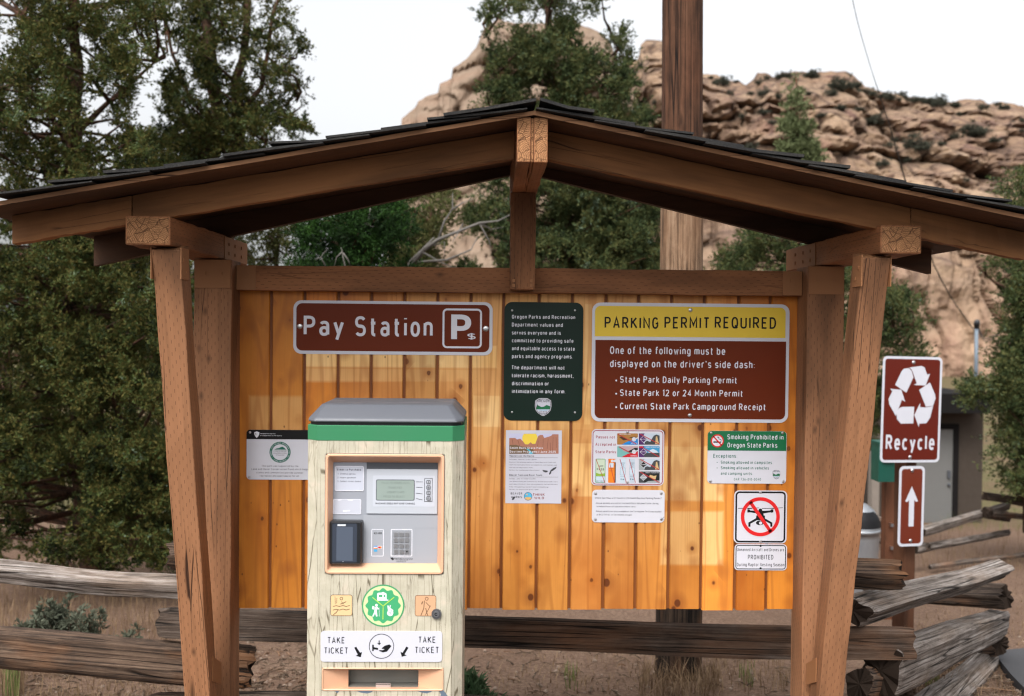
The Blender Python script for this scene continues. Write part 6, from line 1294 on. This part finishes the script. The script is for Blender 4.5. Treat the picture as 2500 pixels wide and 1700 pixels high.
for i in range(9):
    for j in range(9):
        a_ = R(-150 + 120 * i / 8 - 0); h = .02 + .15 * j / 8; lim = interp([(0, 1.0), (.03, .985), (.1, .9), (.175, .7), (.225, .4)], h) * r0 + .004
        ww = 1 - .5 * (j / 8) ** 3; a_ = R(-75) + (a_ - R(-90)) * ww
        v.append((c.x + lim * math.cos(a_), YT2 + lim * math.sin(a_), zr + .035 + h))
g.add(v, [(i * 9 + j, (i + 1) * 9 + j, (i + 1) * 9 + j + 1, i * 9 + j + 1) for i in range(8) for j in range(8)]); g.obj('bin_opening', M_BLACK, can, smooth=True)

# ------------------------------------------------------------------ small plants and dry grass
def plant(name, label, px, py_base, h_px, Y, n_st, spread, mat, cat, ll=.03, lw=.006, group=None):
    b = P(px, py_base, Y); base = Vector((b.x, Y, gz(b.x, Y))); H = h_px * Y / F; root = empty(name, base, label, cat, group); g = Geo(); C = []
    for i in range(n_st):
        dx, dy = random.gauss(0, spread), random.gauss(0, spread); h = H * random.uniform(.6, 1.0) * (1 - .5 * min(1, abs(dx) / (2.5 * spread)))
        q = [base + Vector((dx * .15 * f + dx * f * f * .85, dy * f * f, h * f)) for f in (0, .3, .6, .85, 1)]; g.tube(q, [.006, .005, .004, .003, .002], 5)
        for f in (.35, .5, .62, .75, .86, .95): C.append(tuple(base + Vector((dx * .15 * f + dx * f * f * .85, dy * f * f, h * f))))
    V = leaves(C, .035, 6, 6, ll, lw, .5); mk_np('foliage', V, np.arange(len(V)), 4, mat, root); g.obj('stem', M_BARK, root); return root
plant('sagebrush', 'pale sagebrush between the left rails, leftmost of the three', 92, 1560, 165, 6.2, 9, .07, M_SAGE, 'sagebrush', .04, .006, 'sagebrush by the left fence')
plant('sagebrush', 'tall green grey sagebrush between the left rails, middle of the three', 150, 1560, 180, 6.3, 13, .1, M_SAGE, 'sagebrush', .04, .006, 'sagebrush by the left fence')
plant('sagebrush', 'twiggy sagebrush between the left rails, nearest the slanted brace', 225, 1560, 150, 6.1, 8, .12, M_SAGE, 'sagebrush', .035, .005, 'sagebrush by the left fence')
plant('green_shrub', 'small dark green leafy shrub at the right foot of the pay machine', 1150, 1700, 112, 4.85, 20, .06, m_foliage('shrub_leaf', [(.03, .06, .025), (.06, .1, .045), (.09, .13, .07)]), 'shrub', .06, .007)
def blades(spec):
    Vs = []
    for (px0, px1, py0, py1, cnt, h0, h1, lean) in spec:
        for i in range(cnt):
            p = PG(random.uniform(px0, px1), random.uniform(py0, py1)); h = random.uniform(h0, h1); a = random.uniform(0, 6.28); l = random.gauss(0, lean) * h
            d = Vector((math.cos(a), math.sin(a), 0)); s = Vector((-d.y, d.x, 0)) * random.uniform(.0012, .003); t = p + Vector((0, 0, h)) + d * l; m = p + Vector((0, 0, h * .6)) + d * l * .35
            Vs += [p - s, p + s, m + s * .8, m - s * .8, m - s * .8, m + s * .8, t, t]
    return np.array([tuple(v) for v in Vs])
M_DRY = m_foliage('dry_grass', [(.085, .05, .03), (.15, .095, .055), (.22, .15, .09), (.13, .075, .042)], .2)
V = blades([(-20, 440, 1440, 1570, 1500, .05, .17, .4), (-20, 440, 1640, 1760, 1500, .02, .07, .7), (1560, 1760, 1640, 1720, 700, .05, .17, .7), (1740, 1930, 1600, 1700, 260, .03, .12, .6), (1180, 1560, 1600, 1700, 500, .015, .05, 1.1), (2240, 2500, 1400, 1700, 1500, .015, .06, .8), (2200, 2330, 1590, 1700, 260, .05, .2, .4), (2240, 2500, 1280, 1400, 900, .05, .25, .4), (560, 760, 1580, 1690, 220, .01, .04, 1.1), (-20, 60, 1620, 1720, 200, .1, .22, .25)])
me_o = mk_np('dry_grass', V, np.arange(len(V)), 4, M_DRY, None, (0, 5, -.2)); tag(me_o, 'dry tan grass blades scattered over the dirt', 'grass', None, 'stuff')
V = blades([(10, 45, 1655, 1720, 130, .14, .28, .22), (1805, 1840, 1640, 1680, 40, .06, .13, .2), (2260, 2290, 1640, 1690, 60, .1, .2, .4), (1380, 1410, 1640, 1690, 50, .04, .1, .5), (2300, 2500, 1180, 1300, 700, .1, .35, .3)])
me_o = mk_np('green_grass', V, np.arange(len(V)), 4, m_foliage('green_blade', [(.07, .09, .03), (.13, .15, .05), (.18, .2, .07)]), None, (0, 5, -.2)); tag(me_o, 'sparse green grass tufts beside the fence', 'grass', None, 'stuff')
# litter of twigs and bark on the dirt
g = Geo()
for i in range(800):
    p = PG(random.choice([random.uniform(1120, 1960), random.uniform(2230, 2500), random.uniform(540, 760), random.uniform(0, 440)]), random.uniform(1560, 1720)); a = random.uniform(0, 3.14); L = random.uniform(.02, .12) * (2.2 if random.random() < .06 else 1); d = Vector((math.cos(a), math.sin(a) , 0)) * L
    g.tube([p + Vector((0, 0, .012)), p + d * .5 + Vector((0, 0, .02)), p + d + Vector((0, 0, .014))], random.uniform(.002, .006), 5)
o = g.obj('debris', m_weathered('twig_litter', (.05, .03, .02), (.13, .09, .06), (.33, .27, .22))); tag(o, 'twigs and bark bits littering the dirt', 'debris', None, 'stuff')
g = Geo(); rs_n = random.Random(5)
for i in range(420):
    p = PG(rs_n.choice([rs_n.uniform(1120, 1960), rs_n.uniform(2230, 2500), rs_n.uniform(540, 760), rs_n.uniform(0, 440)]), rs_n.uniform(1540, 1720)); r = rs_n.uniform(.005, .018)
    v = [p + Vector((r * rs_n.uniform(.6, 1.2) * math.cos(a) * c, r * rs_n.uniform(.6, 1.2) * math.sin(a) * c, r * (zz + .5))) for zz, c in ((-.6, .8), (.1, 1.0), (.6, .5)) for a in (0, 1.05, 2.1, 3.14, 4.2, 5.24)]
    g.add(v, [(k * 6 + j, k * 6 + (j + 1) % 6, k * 6 + 6 + (j + 1) % 6, k * 6 + 6 + j) for k in range(2) for j in range(6)] + [tuple(range(12, 18))])
o = g.obj('gravel', m_sign('stone', (.24, .18, .14), .9, .1, .3)); tag(o, 'small stones on the dirt', 'gravel', None, 'stuff')
